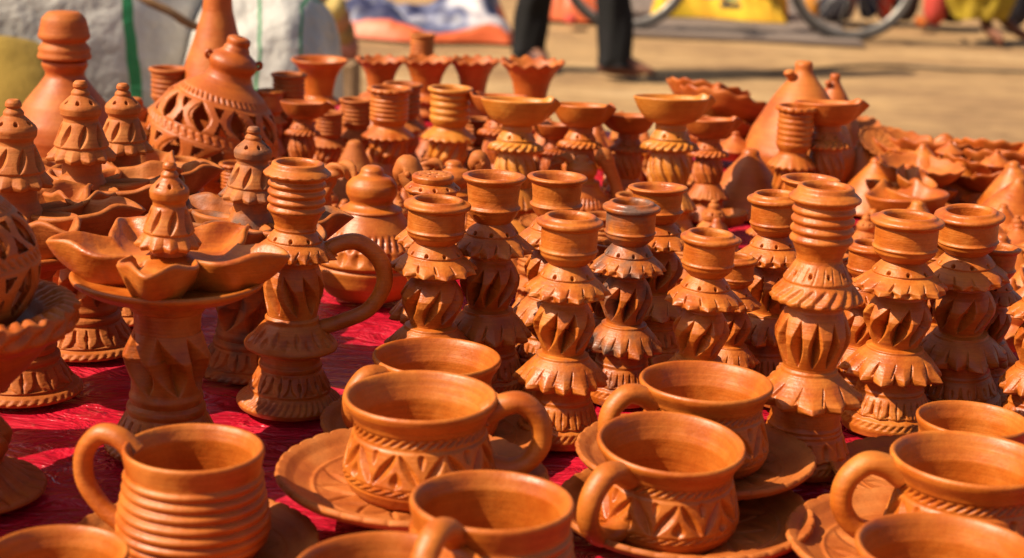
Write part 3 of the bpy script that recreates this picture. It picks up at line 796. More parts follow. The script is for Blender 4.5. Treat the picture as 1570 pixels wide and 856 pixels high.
wavy = lathe_mesh('ruffled_dish', [(0, .12), (.5, .16), (.8, .36), (.98, .56), (1.02, .55), (1.0, .48), (.8, .24), (.5, .02), (.4, 0), (0, .01)], CLAYR,
                  [('edge', 1, 7, dict(ie=4, n=14, ar=.05, az=.055, shape='cos', jit=.3, pw=2.5))], cols=180, ds=.03, seed=64)
knoblid = lathe_mesh('knobbed_lid', [(0, 1.0), (.13, 1.0), (.2, .93), (.18, .82), (.28, .7), (.6, .42), (.9, .2), (1.0, .1), (.98, .04), (.9, 0), (0, .03)], CLAYR, cols=110, ds=.04, seed=65)
leafp = lathe_mesh('leaf_plate', [(0, .1), (.4, .1), (.85, .16), (1.0, .26), (1.02, .2), (.8, .04), (.4, 0), (0, 0.01)], CLAYP,
                   [('edge', 1, 7, dict(ie=3, n=15, ar=.09, az=.04, shape='arc', jit=.4, pw=2)), ('cut', 1, 3, dict(n=15, w=.08, d=.05, tw=0, sk=0, ph=.5, p=.3))], cols=180, ds=.04, seed=66)
diya1 = bowl_mesh('small_diya', CLAY, rad=1.0, dep=.6, spout=.4, lip=.2, foot=.45, th=.1, width=.5, cols=72)

# bird-spouted teapot (unit = body radius)
tb = lathe_mesh('body', [(.5, 1.52), (.52, 1.5), (.56, 1.42), (.7, 1.2), (.92, .95), (1.0, .72), (1.0, .66), (.97, .62), (.99, .58), (.92, .3), (.75, .08), (.62, 0), (0, .01)], CLAY,
                [('band', 3, 4, dict(n=40, d=.04, tw=.5)), ('cut', 4, 5, dict(n=22, w=.36, d=.05, tw=0, sk=0, p=.5)), ('groove', 6, 8, dict(d=.03))], cols=240, ds=.025, seed=71)
tl = lathe_mesh('lid', [(0, 2.28), (.12, 2.28), (.2, 2.22), (.2, 2.14), (.34, 2.08), (.44, 1.95), (.44, 1.8), (.36, 1.66), (.4, 1.6), (.54, 1.54), (.54, 1.5), (0, 1.5)], CLAY, cols=110, ds=.04, seed=72)
neck = tube_mesh('bird_spout', [(.75, 0, .45), (1.0, 0, .6), (1.1, 0, 1.0), (.98, 0, 1.5), (.80, 0, 1.9), (.68, 0, 2.16), (.60, 0, 2.3), (.50, 0, 2.2), (.50, 0, 2.0)], [.2, .22, .2, .17, .19, .23, .22, .15, .06], CLAYP, segs=22, sub=7)
eye = lathe_mesh('eye', [(0, .05), (.04, .04), (.055, 0), (.04, -.04), (0, -.05)], CLAYP, cols=16, ds=.01, sig=.004)
th_ = tube_mesh('twisted_handle', [(-.6, 0, 1.2), (-.85, 0, 1.55), (-.75, 0, 2.05), (-.45, 0, 2.2), (-.25, 0, 1.95)], [.12, .12, .13, .12, .09], CLAYP, segs=18, sub=12, knurl=(3, .3, .6))
reg('teapot', 'bird_teapot', [('body', tb), ('lid', tl), ('bird_spout', neck, Matrix.Identity(4), [('eye', eye, Matrix.Translation((.66, -.22, 2.22)) @ Matrix.Rotation(R(90), 4, 'X')), ('eye', eye, Matrix.Translation((.66, .22, 2.22)) @ Matrix.Rotation(R(90), 4, 'X'))]), ('twisted_handle', th_)], 2.28, 2.0, 'teapot', 'bird spouted teapots')
# standing bird figure (unit = half its height)
bd = tube_mesh('body', [(0, 0, 0), (0, 0, .25), (.02, 0, .6), (-.02, 0, 1.0), (.04, 0, 1.4), (.14, 0, 1.7), (.3, 0, 1.85), (.46, 0, 1.74), (.52, 0, 1.5)], [.36, .32, .26, .21, .20, .23, .23, .17, .07], CLAY, segs=24, sub=7)
wg = tube_mesh('wing', [(-.02, .28, .9), (.12, .4, .5), (.1, .42, .15)], [.06, .16, .06], CLAY, segs=14, sub=6, flat=.5)
wg2 = tube_mesh('wing', [(-.02, -.28, .9), (.12, -.4, .5), (.1, -.42, .15)], [.06, .16, .06], CLAY, segs=14, sub=6, flat=.5)
reg('bird', 'clay_bird', [('body', bd, Matrix.Identity(4), [('eye', eye, Matrix.Translation((.3, -.26, 1.86)) @ Matrix.Rotation(R(90), 4, 'X') @ Matrix.Scale(1.3, 4)), ('eye', eye, Matrix.Translation((.3, .26, 1.86)) @ Matrix.Rotation(R(90), 4, 'X') @ Matrix.Scale(1.3, 4))]), ('wing', wg), ('wing', wg2)], 2.1, .9, 'bird figure', 'clay bird figures')


# ------------------------------------------------------------------ the place: ground, stall top, cloth
def grid_sheet(x0, x1, y0, y1, nx, ny, zf):
    X, Y = np.meshgrid(np.linspace(x0, x1, nx), np.linspace(y0, y1, ny))
    Z = zf(X, Y)
    return np.stack([X, Y, Z], -1)

m, nt, pb = new_mat("dusty_ground")
L = nt.links.new
tc = nt.nodes.new("ShaderNodeTexCoord")
n1 = N(nt, "ShaderNodeTexNoise"); n1.inputs['Scale'].default_value = 1.3; n1.inputs['Detail'].default_value = 6
n2 = N(nt, "ShaderNodeTexNoise"); n2.inputs['Scale'].default_value = 9; n2.inputs['Detail'].default_value = 9; n2.inputs['Roughness'].default_value = .7
mp = nt.nodes.new("ShaderNodeMapping"); mp.inputs['Scale'].default_value = (.6, 1.6, 1)
L(tc.outputs['Object'], mp.inputs[0]); L(mp.outputs[0], n1.inputs['Vector']); L(mp.outputs[0], n2.inputs['Vector'])
c = ramp(nt, n1.outputs[0], [(.35, (.27, .15, .062)), (.55, (.38, .225, .092)), (.75, (.45, .29, .14))])
c2 = ramp(nt, n2.outputs[0], [(.36, (.5, .44, .36)), (.48, (.95, .95, .95)), (.66, (1.25, 1.25, 1.2))])
L(mixc(nt, .8, c, c2, 'MULTIPLY'), pb.inputs['Base Color'])
pb.inputs['Roughness'].default_value = .95
bp = nt.nodes.new("ShaderNodeBump"); bp.inputs['Strength'].default_value = .6; bp.inputs['Distance'].default_value = .03
L(n2.outputs[0], bp.inputs['Height']); L(bp.outputs[0], pb.inputs['Normal'])
GROUND = m
V = grid_sheet(-60, 60, -20, 120, 140, 160, lambda X, Y: .012 * np.sin(X * 1.7 + np.sin(Y * 1.1)) * np.sin(Y * 1.3 + 1) - .012)
tag(put('ground', mesh_arrays('ground', V, grid_faces(160, 140, False, flip=True), GROUND), None), kind='structure')

m, nt, pb = new_mat("red_plastic_sheet")
L = nt.links.new
tc = nt.nodes.new("ShaderNodeTexCoord")
n1 = N(nt, "ShaderNodeTexNoise"); n1.inputs['Scale'].default_value = 9; n1.inputs['Detail'].default_value = 5; n1.inputs['Distortion'].default_value = 1.5
mp = nt.nodes.new("ShaderNodeMapping"); mp.inputs['Scale'].default_value = (1, 1.8, 1); mp.inputs['Rotation'].default_value = (0, 0, R(12))
L(tc.outputs['Object'], mp.inputs[0]); L(mp.outputs[0], n1.inputs['Vector'])
c = ramp(nt, n1.outputs[0], [(.3, (.33, .005, .018)), (.55, (.46, .007, .024)), (.75, (.54, .022, .045))])
n4 = N(nt, "ShaderNodeTexNoise"); n4.inputs['Scale'].default_value = 160; n4.inputs['Detail'].default_value = 3
L(tc.outputs['Object'], n4.inputs['Vector'])
dst = ramp(nt, n4.outputs[0], [(.62, (0, 0, 0)), (.78, (.35, .35, .35))])
L(mixc(nt, dst, c, (.36, .16, .1)), pb.inputs['Base Color'])
pb.inputs['Roughness'].default_value = .27
pb.inputs['Specular IOR Level'].default_value = .55
w = nt.nodes.new("ShaderNodeTexNoise"); w.inputs['Scale'].default_value = 22; w.inputs['Detail'].default_value = 3; w.inputs['Distortion'].default_value = 2.5
L(mp.outputs[0], w.inputs['Vector'])
bp = nt.nodes.new("ShaderNodeBump"); bp.inputs['Strength'].default_value = .8; bp.inputs['Distance'].default_value = .010
L(w.outputs[0], bp.inputs['Height'])
bp2 = nt.nodes.new("ShaderNodeBump"); bp2.inputs['Strength'].default_value = .3; bp2.inputs['Distance'].default_value = .001
L(n4.outputs[0], bp2.inputs['Height']); L(bp.outputs[0], bp2.inputs['Normal']); L(bp2.outputs[0], pb.inputs['Normal'])
SHEET = m
WOOD = plain("old_wood", (.32, .2, .11), .8, (.2, .12, .06), 30)

def back_edge(x):          # the sheet runs deeper on the left than on the right
    q_ = np.clip((x + .47) / .15, 0, 1); q_ = q_ * q_ * (3 - 2 * q_)
    return 1.90 + .52 * q_ - .55 * np.clip((x + .1) / .9, 0, 1)
NX, NY = 330, 330
u, v = np.meshgrid(np.linspace(0, 1, NX), np.linspace(0, 1, NY))
X = -.98 + 1.70 * u
Y = .5 + (back_edge(X) - .5) * v
def folds(X, Y):
    a = np.sin(X * 9 + 2.2 * np.sin(Y * 5 + 1) + Y * 21)
    b = np.sin(X * 26 - Y * 17 + 2.5 * np.sin(X * 7 + Y * 3))
    c_ = np.sin(X * 6 + Y * 47 + 3 * np.sin(X * 4.3 + 1.7))
    return 1 - np.abs(a) ** .6 * .6 - np.abs(b) ** .7 * .25 - np.abs(c_) ** .6 * .35
Z = T - .0045 + .0042 * folds(X, Y)
edge = np.minimum.reduce([u / .03, (1 - u) / .03, (1 - v) / .03, v / .03 + 0 * u])
hang = np.clip(1 - edge, 0, 1)
Z = Z - .34 * hang ** 1.5 - .01 * hang
X = X + np.where(u < .5, -1, 1) * .02 * hang * np.sin(Y * 19) * (np.minimum(u, 1 - u) < .03)
V = np.stack([X, Y, Z], -1)
cl = put('plastic_sheet', mesh_arrays('plastic_sheet', V, grid_faces(NY, NX, False, flip=True), SHEET), None)
tag(cl, 'crinkled crimson red plastic sheet spread under all the pottery', 'sheet')

def box_mesh(name, x0, x1, y0, y1, z0, z1, mat, bev=.0):
    bmv = [(x, y, z) for z in (z0, z1) for y in (y0, y1) for x in (x0, x1)]
    f = [(0, 2, 3, 1), (4, 5, 7, 6), (0, 1, 5, 4), (2, 6, 7, 3), (0, 4, 6, 2), (1, 3, 7, 5)]
    return mesh_arrays(name, bmv, f, mat, smooth=False)
tb_ = bpy.data.objects.new('stall_table', None); COL.objects.link(tb_)
tb_.location = (0, 1.2, 0)
tag(tb_, 'low wooden platform hidden under the red plastic sheet', 'table')
for k in range(7):
    put('board', box_mesh('board', -.94, .68, -.66 + .19 * k, -.66 + .19 * k + .182, T - .05, T - .022, WOOD), tb_)
for sx in (-.88, .62):
    for sy in (-.6, .55):
        put('leg', box_mesh('leg', sx - .03, sx + .03, sy - .03, sy + .03, 0, T - .05, WOOD), tb_)

# ------------------------------------------------------------------ mugs and saucers in front
def mug(kind, x, y, w, hand, label, slabel=None, tilt=(0, 0), tone=None, stilt=(0, 0), soff=(0, 0), smoke=0, lift=0.0):
    dz = (.0052 if slabel else 0) + lift
    o, s = by_top(kind, x, y, w, label, dz=dz, rot=hand, tilt=tilt, tone=tone, smoke=smoke)
    if slabel:
        single(sa, 'saucer', (o.location.x + soff[0], o.location.y + soff[1], T + .0003 + lift), s * .95, slabel, 'saucer', 'scalloped clay saucers', tilt=stilt, tone=.4)
    return o, s
mug('mugR', 297, 684, 218, 168, 'tall mug ringed with horizontal ribs, its handle rising at left beside the bare red sheet', 'plain brown saucer under the tall ribbed mug', tone=.5)
mug('mugC', 645, 605, 238, 5, 'carved mug with leaf cuts, handle to the right, on a saucer in the middle', 'saucer with raised notched rim under the carved mug in the middle', tilt=(-1, 1), tone=.6, soff=(-.004, 0), lift=.017)
x_ = on_plane(628, 765, T); single(sa, 'saucer', (x_.x, x_.y, T + .0003), .026, 'smaller dish hidden under the raised saucer of the middle carved mug', 'saucer', 'scalloped clay saucers', tone=.3)
mug('mugC', 670, 545, 199, 220, 'mug half hidden right behind the carved mug in the middle, handle at its left', 'saucer showing right and left of the middle carved mug, second from the front', tone=.5)
mug('mugR', 755, 764, 254, 243, 'ribbed mug low in the middle with its thick handle towards the camera', None, tone=.55)
mug('mugC', 1030, 676, 230, 226, 'carved mug leaning forward with a big handle at front left, half in shade', 'saucer with carved leaves under the forward leaning carved mug', tilt=(1, 5), tone=.5, soff=(.012, .01))
mug('mugC', 1083, 583, 207, 203, 'carved mug behind the forward leaning mug, next to the tallest candle stand', 'wide saucer with notched rim below the mug beside the tallest candle stand', tone=.5, soff=(-.004, -.004), lift=.013)
x_ = on_plane(1075, 715, T); single(sa, 'saucer', (x_.x, x_.y, T + .0003), .022, 'smaller dish hidden under the saucer beside the tallest candle stand', 'saucer', 'scalloped clay saucers', tone=.3)
mug('mugP', 1492, 640, 172, 262, 'smooth mug at right whose rim shows above two nearer mugs', 'small saucer partly seen through the loop of a mug handle at right', tone=.6, soff=(-.022, 0))
mug('mugC', 1490, 701, 248, 184, 'large carved mug at the right edge with a round loop handle at its left', 'light edged saucer below the round loop handle at right', tone=.62, soff=(-.02, -.01))
mug('mugP', 1456, 838, 288, 205, 'mug cut off by the bottom right corner, dark inside', None, tone=.55)
mug('mugP', 88, 845, 218, 200, 'mug cut off by the bottom left corner, only rim and sunlit inside seen', None, tone=.6)
mug('mugP', 600, 872, 306, 240, 'mug at the bottom edge in the middle of which only the rim shows', None, tone=.5)

# ------------------------------------------------------------------ candle stands
def st(kind, x, y, w, label, **kw):
    return by_top(kind, x, y, w, label, **kw)
st('standA', 875, 330, 103, 'short candle stand with a grey smoked rim standing in the very middle', tone=.6, smoke=0.11, rot=20)
fit('standA2', 671, 305, 104, 618, 'candle stand with a wide slit collar right behind the middle mugs', tone=.5, rot=75, tilt=(1, 0))
st('standF', 758, 268, 99, 'flat rimmed candle stand, taller and just right of the one behind the middle mugs', tone=.42, rot=10)
fit('standF', 855, 269, 94, 566, 'broad candle stand right behind the smoke rimmed one', tone=.5, rot=100)
st('standA', 969, 309, 90, 'candle stand with a smoked dark neck, right of the smoke rimmed one', tone=.4, smoke=0.27, rot=140)
fit('standF', 1009, 285, 93, 543, 'candle stand with a flat tilted rim rising behind the dark necked one', tone=.5, rot=200, tilt=(-1.5, -2))
st('standA2', 1090, 356, 93, 'smallest front candle stand, just behind the rear right mug', tone=.58, rot=30, tilt=(1.5, 0))
st('standA', 1190, 296, 88, 'candle stand with a grey patch on its rim, half behind the tallest ribbed one', tone=.5, smoke=0.15, rot=250, tilt=(-2, 0))
st('standB', 1267, 284, 112, 'tallest candle stand, with ribbed neck and upright leaf cuts, right of centre', tone=.5, rot=12)
fit('standF', 1243, 273, 92, 535, 'candle stand almost hidden behind the tallest ribbed one', tone=.5, rot=200)
fit('standA', 1393, 329, 113, 655, 'candle stand with a chipped thick rim between the tallest one and the right edge', tone=.6, rot=330)
fit('standA2', 1487, 321, 107, 630, 'candle stand with rim tilted to the right, second from the right edge', tone=.55, rot=290, tilt=(-3, 3))
fit('standH', 457, 248, 104, 622, 'ribbed candle stand with a frilled rim and a large dark loop handle', tone=.5, rot=8, tilt=(1.3, 0))
st('standS', 664, 266, 86, 'stand with a perforated shaker lid behind the candle stand near the middle mugs', tone=.5, rot=0)
st('standF', 1531, 378, 70, 'candle stand at right with a plain flared foot, behind the tilted rim one', tone=.42, rot=0)
st('standA', 1612, 388, 84, 'candle stand cut by the right edge of the picture', tone=.4, rot=60)
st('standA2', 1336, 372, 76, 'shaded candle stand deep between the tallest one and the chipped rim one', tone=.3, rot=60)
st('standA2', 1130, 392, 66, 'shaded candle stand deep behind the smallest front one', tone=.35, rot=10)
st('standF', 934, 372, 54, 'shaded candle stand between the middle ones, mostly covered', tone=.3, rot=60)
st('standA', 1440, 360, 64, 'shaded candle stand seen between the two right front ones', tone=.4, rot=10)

# ------------------------------------------------------------------ spouted lamps at left
by_base('lamp', 262, 684, 248, 'large spouted lamp with five bowls round a greenish tiered finial', rot=0, tone=.5, smoke=0.11, tilt=(1.0, 0))
by_base('lamp6', 32, 596, 153, 'spouted lamp at the left edge whose pierced finial rises highest in front', rot=10, tone=.4)
by_base('lamp6', 130, 530, 124, 'spouted lamp with a broad leaf cut finial, in front of the capped bottle', rot=42, tone=.5)
by_base('lamp6', 192, 480, 128, 'spouted lamp with a narrow finial between the capped bottle and the pierced globe', rot=15, tone=.5)
by_base('lamp6', 386, 566, 194, 'spouted lamp whose finial has a black smoked tip, in front of the pierced globe', rot=20, tone=.5, smoke=0.30, tilt=(1.5, 0))
by_base('globeT', -63, 752, 195, 'tall pierced globe lamp on a dish and pedestal cut by the left edge', rot=20, tone=.45)
by_base('globe', 318, 322, 48, 'large pierced globe lamp leaning right with two small ring handles', rot=0, tone=.55, tilt=(3, 0))
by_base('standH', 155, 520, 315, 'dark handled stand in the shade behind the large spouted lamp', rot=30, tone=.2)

# off the left edge: pieces whose shadows fall across the sheet
for (x, y, k, s_, lb) in ((-.45, .96, 'conevase', .050, 'tall vase just outside the left edge, its shadow on the sheet'),
                      (-.385, .85, 'lamp6', .026, 'spouted lamp just outside the left edge, its shadow on the sheet')):
    thing(k, (x, y, T), s_, lb)

# ------------------------------------------------------------------ back rows
by_base('bottle', 103, 292, 17, 'round bellied bottle closed with a domed stopper at the far left', tone=.5, wide=1.02)
by_base('conevase', 334, 236, -42, 'tall slender necked vase behind the pierced globe', tone=.6, tilt=(1, 0))
by_base('pearvase', 1216, 290, 92, 'big smooth pear shaped vase leaning behind the tallest candle stand', tone=.6, tilt=(-1, -2), rot=30, wide=1.28)
def bk(kind, x, y, w, label, **kw): return by_top(kind, x, y, w, label, **kw)
bk('flareP', 490, 90, 86, 'flared vase with a plain flat rim, leftmost of the back row against the sand', tone=.55)
bk('flareW', 584, 90, 75, 'wavy rimmed vase, first to the right of the plain rimmed one', tone=.3)
bk('flareW', 655, 90, 80, 'wavy rimmed vase with a ribbed ring of clay standing behind it', tone=.5)
bk('flareW', 727, 91, 78, 'wavy rimmed vase right of the ribbed ring', tone=.3)
bk('flareW', 816, 94, 96, 'wavy rimmed vase nearest to the dark trousers, rightmost of the back row', tone=.5)
bk('ribO', 598, 134, 68, 'reddish ribbed goblet with a frilled top, left of the yellowish one', tone=.5)
bk('ribY', 691, 134, 70, 'yellowish ribbed goblet in the back row', tone=.5)
bk('ribD', 546, 152, 52, 'dull ribbed goblet left of the reddish frilled one', tone=.3)
bk('ribD', 443, 113, 56, 'greenish brown ribbed goblet behind the pierced globe', tone=.2, smoke=0.10)
bk('ribD', 259, 104, 62, 'ribbed goblet left of the tall slender neck', tone=.35)
bk('ribO', 415, 138, 44, 'little frilled goblet squeezed beside the pierced globe', tone=.5)
fit('ribO', 1222, 162, 62, 350, 'ribbed goblet with a nicked collar in front of the pear shaped vase', tone=.5)
bk('ribD', 618, 128, 62, 'dark flat topped goblet between the wavy vases and the yellowish goblet', tone=.2)
bk('ribD', 648, 52, 42, 'ribbed clay cylinder rising behind the wavy vases', tone=.55)
bk('bowlY', 795, 152, 120, 'yellowish bowl lamp on a nicked collar right of the yellowish goblet', tone=.5, rot=0, tilt=(random.uniform(-2, 2), -5))
bk('bowlO', 893, 160, 98, 'orange bowl lamp second of the bowl lamps from the left', tone=.5, rot=10, tilt=(random.uniform(-2, 2), -5))
bk('bowlY', 1031, 148, 124, 'largest bowl lamp with yellow streaks in front of the standing man', tone=.35, rot=0, tilt=(random.uniform(-2, 2), -5))
bk('bowlR', 966, 176, 86, 'shaded bowl lamp just left of the largest one', tone=.4, rot=180, tilt=(random.uniform(-2, 2), -5))
bk('bowlR', 1088, 182, 88, 'red bowl lamp right behind the largest one', tone=.4, rot=0, tilt=(random.uniform(-2, 2), -5))
bk('bowlR', 1270, 156, 108, 'bowl lamp beside the pear shaped vase, right of the ribbed goblet', tone=.55, rot=0, tilt=(random.uniform(-2, 2), -5))
bk('bowlR', 766, 146, 92, 'flat dark bowl lamp behind the yellowish one', tone=.25, rot=160, tilt=(random.uniform(-2, 2), -5))
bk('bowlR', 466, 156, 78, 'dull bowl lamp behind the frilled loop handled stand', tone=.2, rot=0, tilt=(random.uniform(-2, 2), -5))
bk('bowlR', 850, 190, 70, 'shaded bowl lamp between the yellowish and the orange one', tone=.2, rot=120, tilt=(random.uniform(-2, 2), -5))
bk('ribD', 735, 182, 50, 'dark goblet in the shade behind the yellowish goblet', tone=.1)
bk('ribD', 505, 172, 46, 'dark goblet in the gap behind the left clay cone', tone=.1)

# cones
def cn(mesh, x, y, ytop, label, dz=0, h=1.7, **kw):
    b = on_plane(x, y, T + dz)
    tp = at_dist(x, ytop, b.y)
    s = (tp.z - T - dz) / h
    return single(mesh, 'clay_cone', b, s, label, 'cone', 'pointed clay cones', **kw)
cn(cone, 542, 306, 216, 'striped clay cone behind the loop handle, half in shade')
cn(cone, 729, 292, 227, 'striped clay cone below the yellowish goblet')
cn(cone_w, 1144, 324, 226, 'smooth clay cone in front of the pear shaped vase', tone=.6)
cn(cone_w, 1466, 318, 246, 'smooth clay cone in front of the ruffled dishes at right', tone=.6)
cn(cone_w, 1338, 322, 240, 'smooth clay cone right behind the tallest candle stand', tone=.55)
cn(cone_w, 1318, 292, 212, 'shaded clay cone behind the one next to the tallest candle stand', tone=.3)

# bird pieces
by_base('teapot', 566, 452, 254, 'bird spouted teapot with a domed lid seen through the loop handle', rot=-8, tone=.5)
by_base('teapot', 886, 360, 238, 'bird spouted teapot in the middle behind the broad candle stand', rot=8, tone=.5)
by_base('teapot', 690, 392, 246, 'bird spouted teapot with a ball knob behind the perforated lid', rot=20, tone=.45)
by_base('bird', 932, 300, 224, 'clay bird with speckled head, left of a pair', rot=-40, tone=.6)
by_base('bird', 975, 296, 219, 'smooth clay bird, right of a pair', rot=-50, tone=.5)
by_base('bird', 768, 300, 238, 'small clay bird beside the striped cone below the goblet', rot=150, tone=.5)
by_base('bird', 822, 292, 240, 'stout clay bird between the yellowish and orange bowl lamps', rot=120, tone=.6)
by_base('bird', 512, 300, 252, 'small clay bird in shade left of the striped cone', rot=200, tone=.4)

# small tiered finials / incense holders
def tf(x, y, ytop, label, **kw):
    b = on_plane(x, y, T); tp = at_dist(x, ytop, b.y)
    return single(tier, 'incense_holder', b, (tp.z - T) / 2.6, label, 'incense holder', 'small tiered incense holders', **kw)
tf(208, 318, 150, 'tiered holder peeping out right behind the narrow finial at left', tone=.5)
tf(1090, 380, 306, 'small tiered holder with pierced top right behind the smallest front candle stand', tone=.55)
tf(1324, 388, 326, 'small tiered holder between the tallest and the chipped rim candle stand', tone=.5)
tf(1300, 262, 186, 'tiered holder under the bowl lamp beside the pear shaped vase', tone=.5)
tf(1552, 398, 330, 'tiered holder at the right edge behind the tilted rim candle stand', tone=.5)
tf(1384, 392, 330, 'tiered holder hidden behind the chipped rim candle stand', tone=.4)

# dishes, ruffled bowls, lids and leaf plates on the right and in the gaps
def ds_(mesh, nm, x, y, z, wpx, label, cat, W_=2.04, grp=None, **kw):
    d = ray(x, y); t = (z - H) / d.z
    s = wpx * t / FPX / W_
    return single(mesh, nm, (d.x * t, d.y * t, T + z), s, label, cat, grp, **kw)
GW = 'ruffled clay dishes'
for q_, lb_ in enumerate(('lowest dish of the stack behind the red bowl lamp', 'second lowest dish of the stack behind the red bowl lamp')):
    x_ = ray(1105, 190); t_ = (.045 - H) / x_.z
    single(wavy, 'ruffled_dish', (x_.x * t_, x_.y * t_, T + .004 + .02 * q_), .048, lb_, 'dish', GW, tilt=(2 + 4 * q_, -4 - 4 * q_), tone=.25)
ds_(wavy, 'ruffled_dish', 1105, 190, .045, 150, 'dark ruffled dish stacked behind the red bowl lamp', 'dish', grp=GW, tilt=(12, -14), tone=.25)
ds_(wavy, 'ruffled_dish', 1080, 168, .055, 130, 'upper ruffled dish of the stack behind the red bowl lamp', 'dish', grp=GW, tilt=(8, -14), tone=.5)
ds_(knoblid, 'knobbed_lid', 1098, 152, .075, 52, 'pointed lid lying on the stack of ruffled dishes', 'lid', grp='knobbed lids', tilt=(6, 4), tone=.5)
ds_(wavy, 'ruffled_dish', 1428, 262, .022, 150, 'wide ruffled dish tipped to the front, behind the smooth cone at right', 'dish', grp=GW, tilt=(4, -12), tone=.2)
ds_(wavy, 'ruffled_dish', 1548, 282, .022, 165, 'wide ruffled dish cut by the right edge', 'dish', grp=GW, tilt=(2, -12), tone=.2)
ds_(knoblid, 'knobbed_lid', 1455, 236, .052, 44, 'knobbed lid with a pale tip on the ruffled dish at right', 'lid', grp='knobbed lids', tone=.5)
ds_(knoblid, 'knobbed_lid', 1527, 254, .052, 50, 'knobbed lid on the dish cut by the right edge', 'lid', grp='knobbed lids', tone=.5)
ds_(knoblid, 'knobbed_lid', 1126, 232, .04, 62, 'low knobbed lid on a frilled saucer left of the pear shaped vase', 'lid', grp='knobbed lids', tone=.5)
ds_(wavy, 'ruffled_dish', 1122, 245, .02, 78, 'frilled saucer left of the pear shaped vase', 'dish', grp=GW, tone=.5)
by_base('pearvase', 1268, 258, 112, 'smaller pointed vase right behind the big pear shaped one', rot=40)
ds_(leafp, 'leaf_plate', 1372, 214, .045, 66, 'leaf edged plate lying on the ruffled dishes at right', 'plate', grp='leaf edged plates', tilt=(10, 10), tone=.5)
ds_(leafp, 'leaf_plate', 1345, 225, .05, 70, 'star edged plate below the upright leaf plate', 'plate', grp='leaf edged plates', tilt=(22, 28), tone=.6)
ds_(leafp, 'leaf_plate', 1320, 200, .045, 60, 'dark plate in the shade beside the bowl lamp at right', 'plate', grp='leaf edged plates', tilt=(-12, 20), tone=.2)
k = 0
dl = [(1350, 296, .03, 60, 'small pinched lamp, left one of the heap behind the chipped rim stand'), (1398, 292, .04, 76, 'broad pinched lamp on top of the heap behind the chipped rim stand'),
      (1440, 305, .02, 60, 'pinched lamp at the right end of the heap behind the chipped rim stand'), (1290, 330, .01, 60, 'pinched lamp in the gap right of the tallest candle stand'),
      (1500, 320, .01, 66, 'pinched lamp below the dish cut by the right edge'), (1558, 345, .01, 60, 'pinched lamp at the right edge below the dishes'),
      (1560, 378, .008, 62, 'pinched lamp at the right edge, nearer than the others'), (1060, 312, .012, 66, 'pinched lamp left of the smooth cone'),
      (1120, 345, .008, 70, 'pinched lamp at the foot of the smooth cone'), (1040, 345, .01, 60, 'pinched lamp between the tilted rim stand and the cone'),
      (905, 330, .012, 60, 'pinched lamp behind the smoke rimmed stand'), (1410, 250, .03, 50, 'shaded pinched lamp under the wide ruffled dish'),
      (165, 262, .06, 60, 'pinched lamp on the left between two finials'), (520, 345, .03, 52, 'pinched lamp behind the ribbed neck of the handled stand'),
      (1180, 262, .02, 50, 'pinched lamp in front of the pear shaped vase'), (1400, 325, .02, 56, 'pinched lamp at the foot of the heap'),
      (290, 292, .03, 64, 'pinched lamp in front of the pierced globe'), (452, 300, .03, 60, 'pinched lamp right of the pierced globe'), (1530, 330, .012, 58, 'pinched lamp beside the right edge, tipped up')]
for x, y, z, wp, lb in dl:
    ds_(diya1, 'pinched_lamp', x, y, z, wp, lb, 'oil lamp', W_=2.3, grp='small pinched oil lamps', tilt=(random.uniform(-14, 14), random.uniform(-5, 14)))
pl = [(1310, 405, .02, 84, 'flat ray cut plate right of the tallest candle stand'), (1070, 405, .02, 70, 'flat ray cut plate behind the smallest front stand'), (828, 350, .02, 66, 'flat ray cut plate behind the smoke rimmed stand'),
      (1545, 420, .02, 90, 'flat ray cut plate at the right edge'), (1140, 420, .02, 80, 'flat ray cut plate left of the tallest candle stand'), (640, 420, .02, 74, 'dark ray cut plate behind the loop handle'),
      (1450, 395, .02, 70, 'flat ray cut plate between the two right front stands')]
for x, y, z, wp, lb in pl:
    ds_(leafp, 'leaf_plate', x, y, z, wp, lb, 'plate', grp='leaf edged plates', tilt=(random.uniform(-8, 8), random.uniform(4, 16)))

# small things that fill the shaded gaps between the taller pieces
fr_ = random.Random(5)
RB = dict(candle_stand=1.3, mug=1.1, spouted_oil_lamp=1.5, bowl_lamp=.9, saucer=1.85, pierced_lamp=1.1, ribbed_goblet=1.1, flared_vase=.85)
occ = [(p_[2], p_[3], RB.get(p_[0], 1) * p_[4]) for p_ in PLACED]
FILL = [(diya1, 'pinched_lamp', .6, 'small pinched lamp lying in a shaded gap between taller pieces', 'oil lamp', 'small pinched lamps in the gaps'),
        (knoblid, 'knobbed_lid', 1.0, 'small pointed lid lying in a shaded gap between taller pieces', 'lid', 'small lids in the gaps'),
        (tier, 'incense_holder', 2.6, 'small tiered holder standing in a shaded gap between taller pieces', 'incense holder', 'small holders in the gaps'),
        (cone_s, 'clay_cone', 1.7, 'small smooth cone standing in a shaded gap between taller pieces', 'cone', 'small cones in the gaps')]
nf_ = 0
NAMED = [(o_['label'], o_.matrix_world.translation.x, o_.matrix_world.translation.y) for o_ in bpy.data.objects if o_.get('category') and o_.parent is None and len(o_['label'].split()) <= 12 and o_.location.z > .5]
used = {}
def gap_label(what, x_, y_):
    for (nl, nx_, ny_) in sorted(NAMED, key=lambda a_: math.hypot(a_[1] - x_, a_[2] - y_)):
        dx_, dy_ = x_ - nx_, y_ - ny_
        side = ('right of' if dx_ > 0 else 'left of') if abs(dx_) > abs(dy_) else ('behind' if dy_ > 0 else 'before')
        lb_ = '%s %s the %s' % (what, side, nl.replace(',', ''))
        if lb_ not in used and len(lb_.split()) <= 16:
            used[lb_] = 1
            return lb_
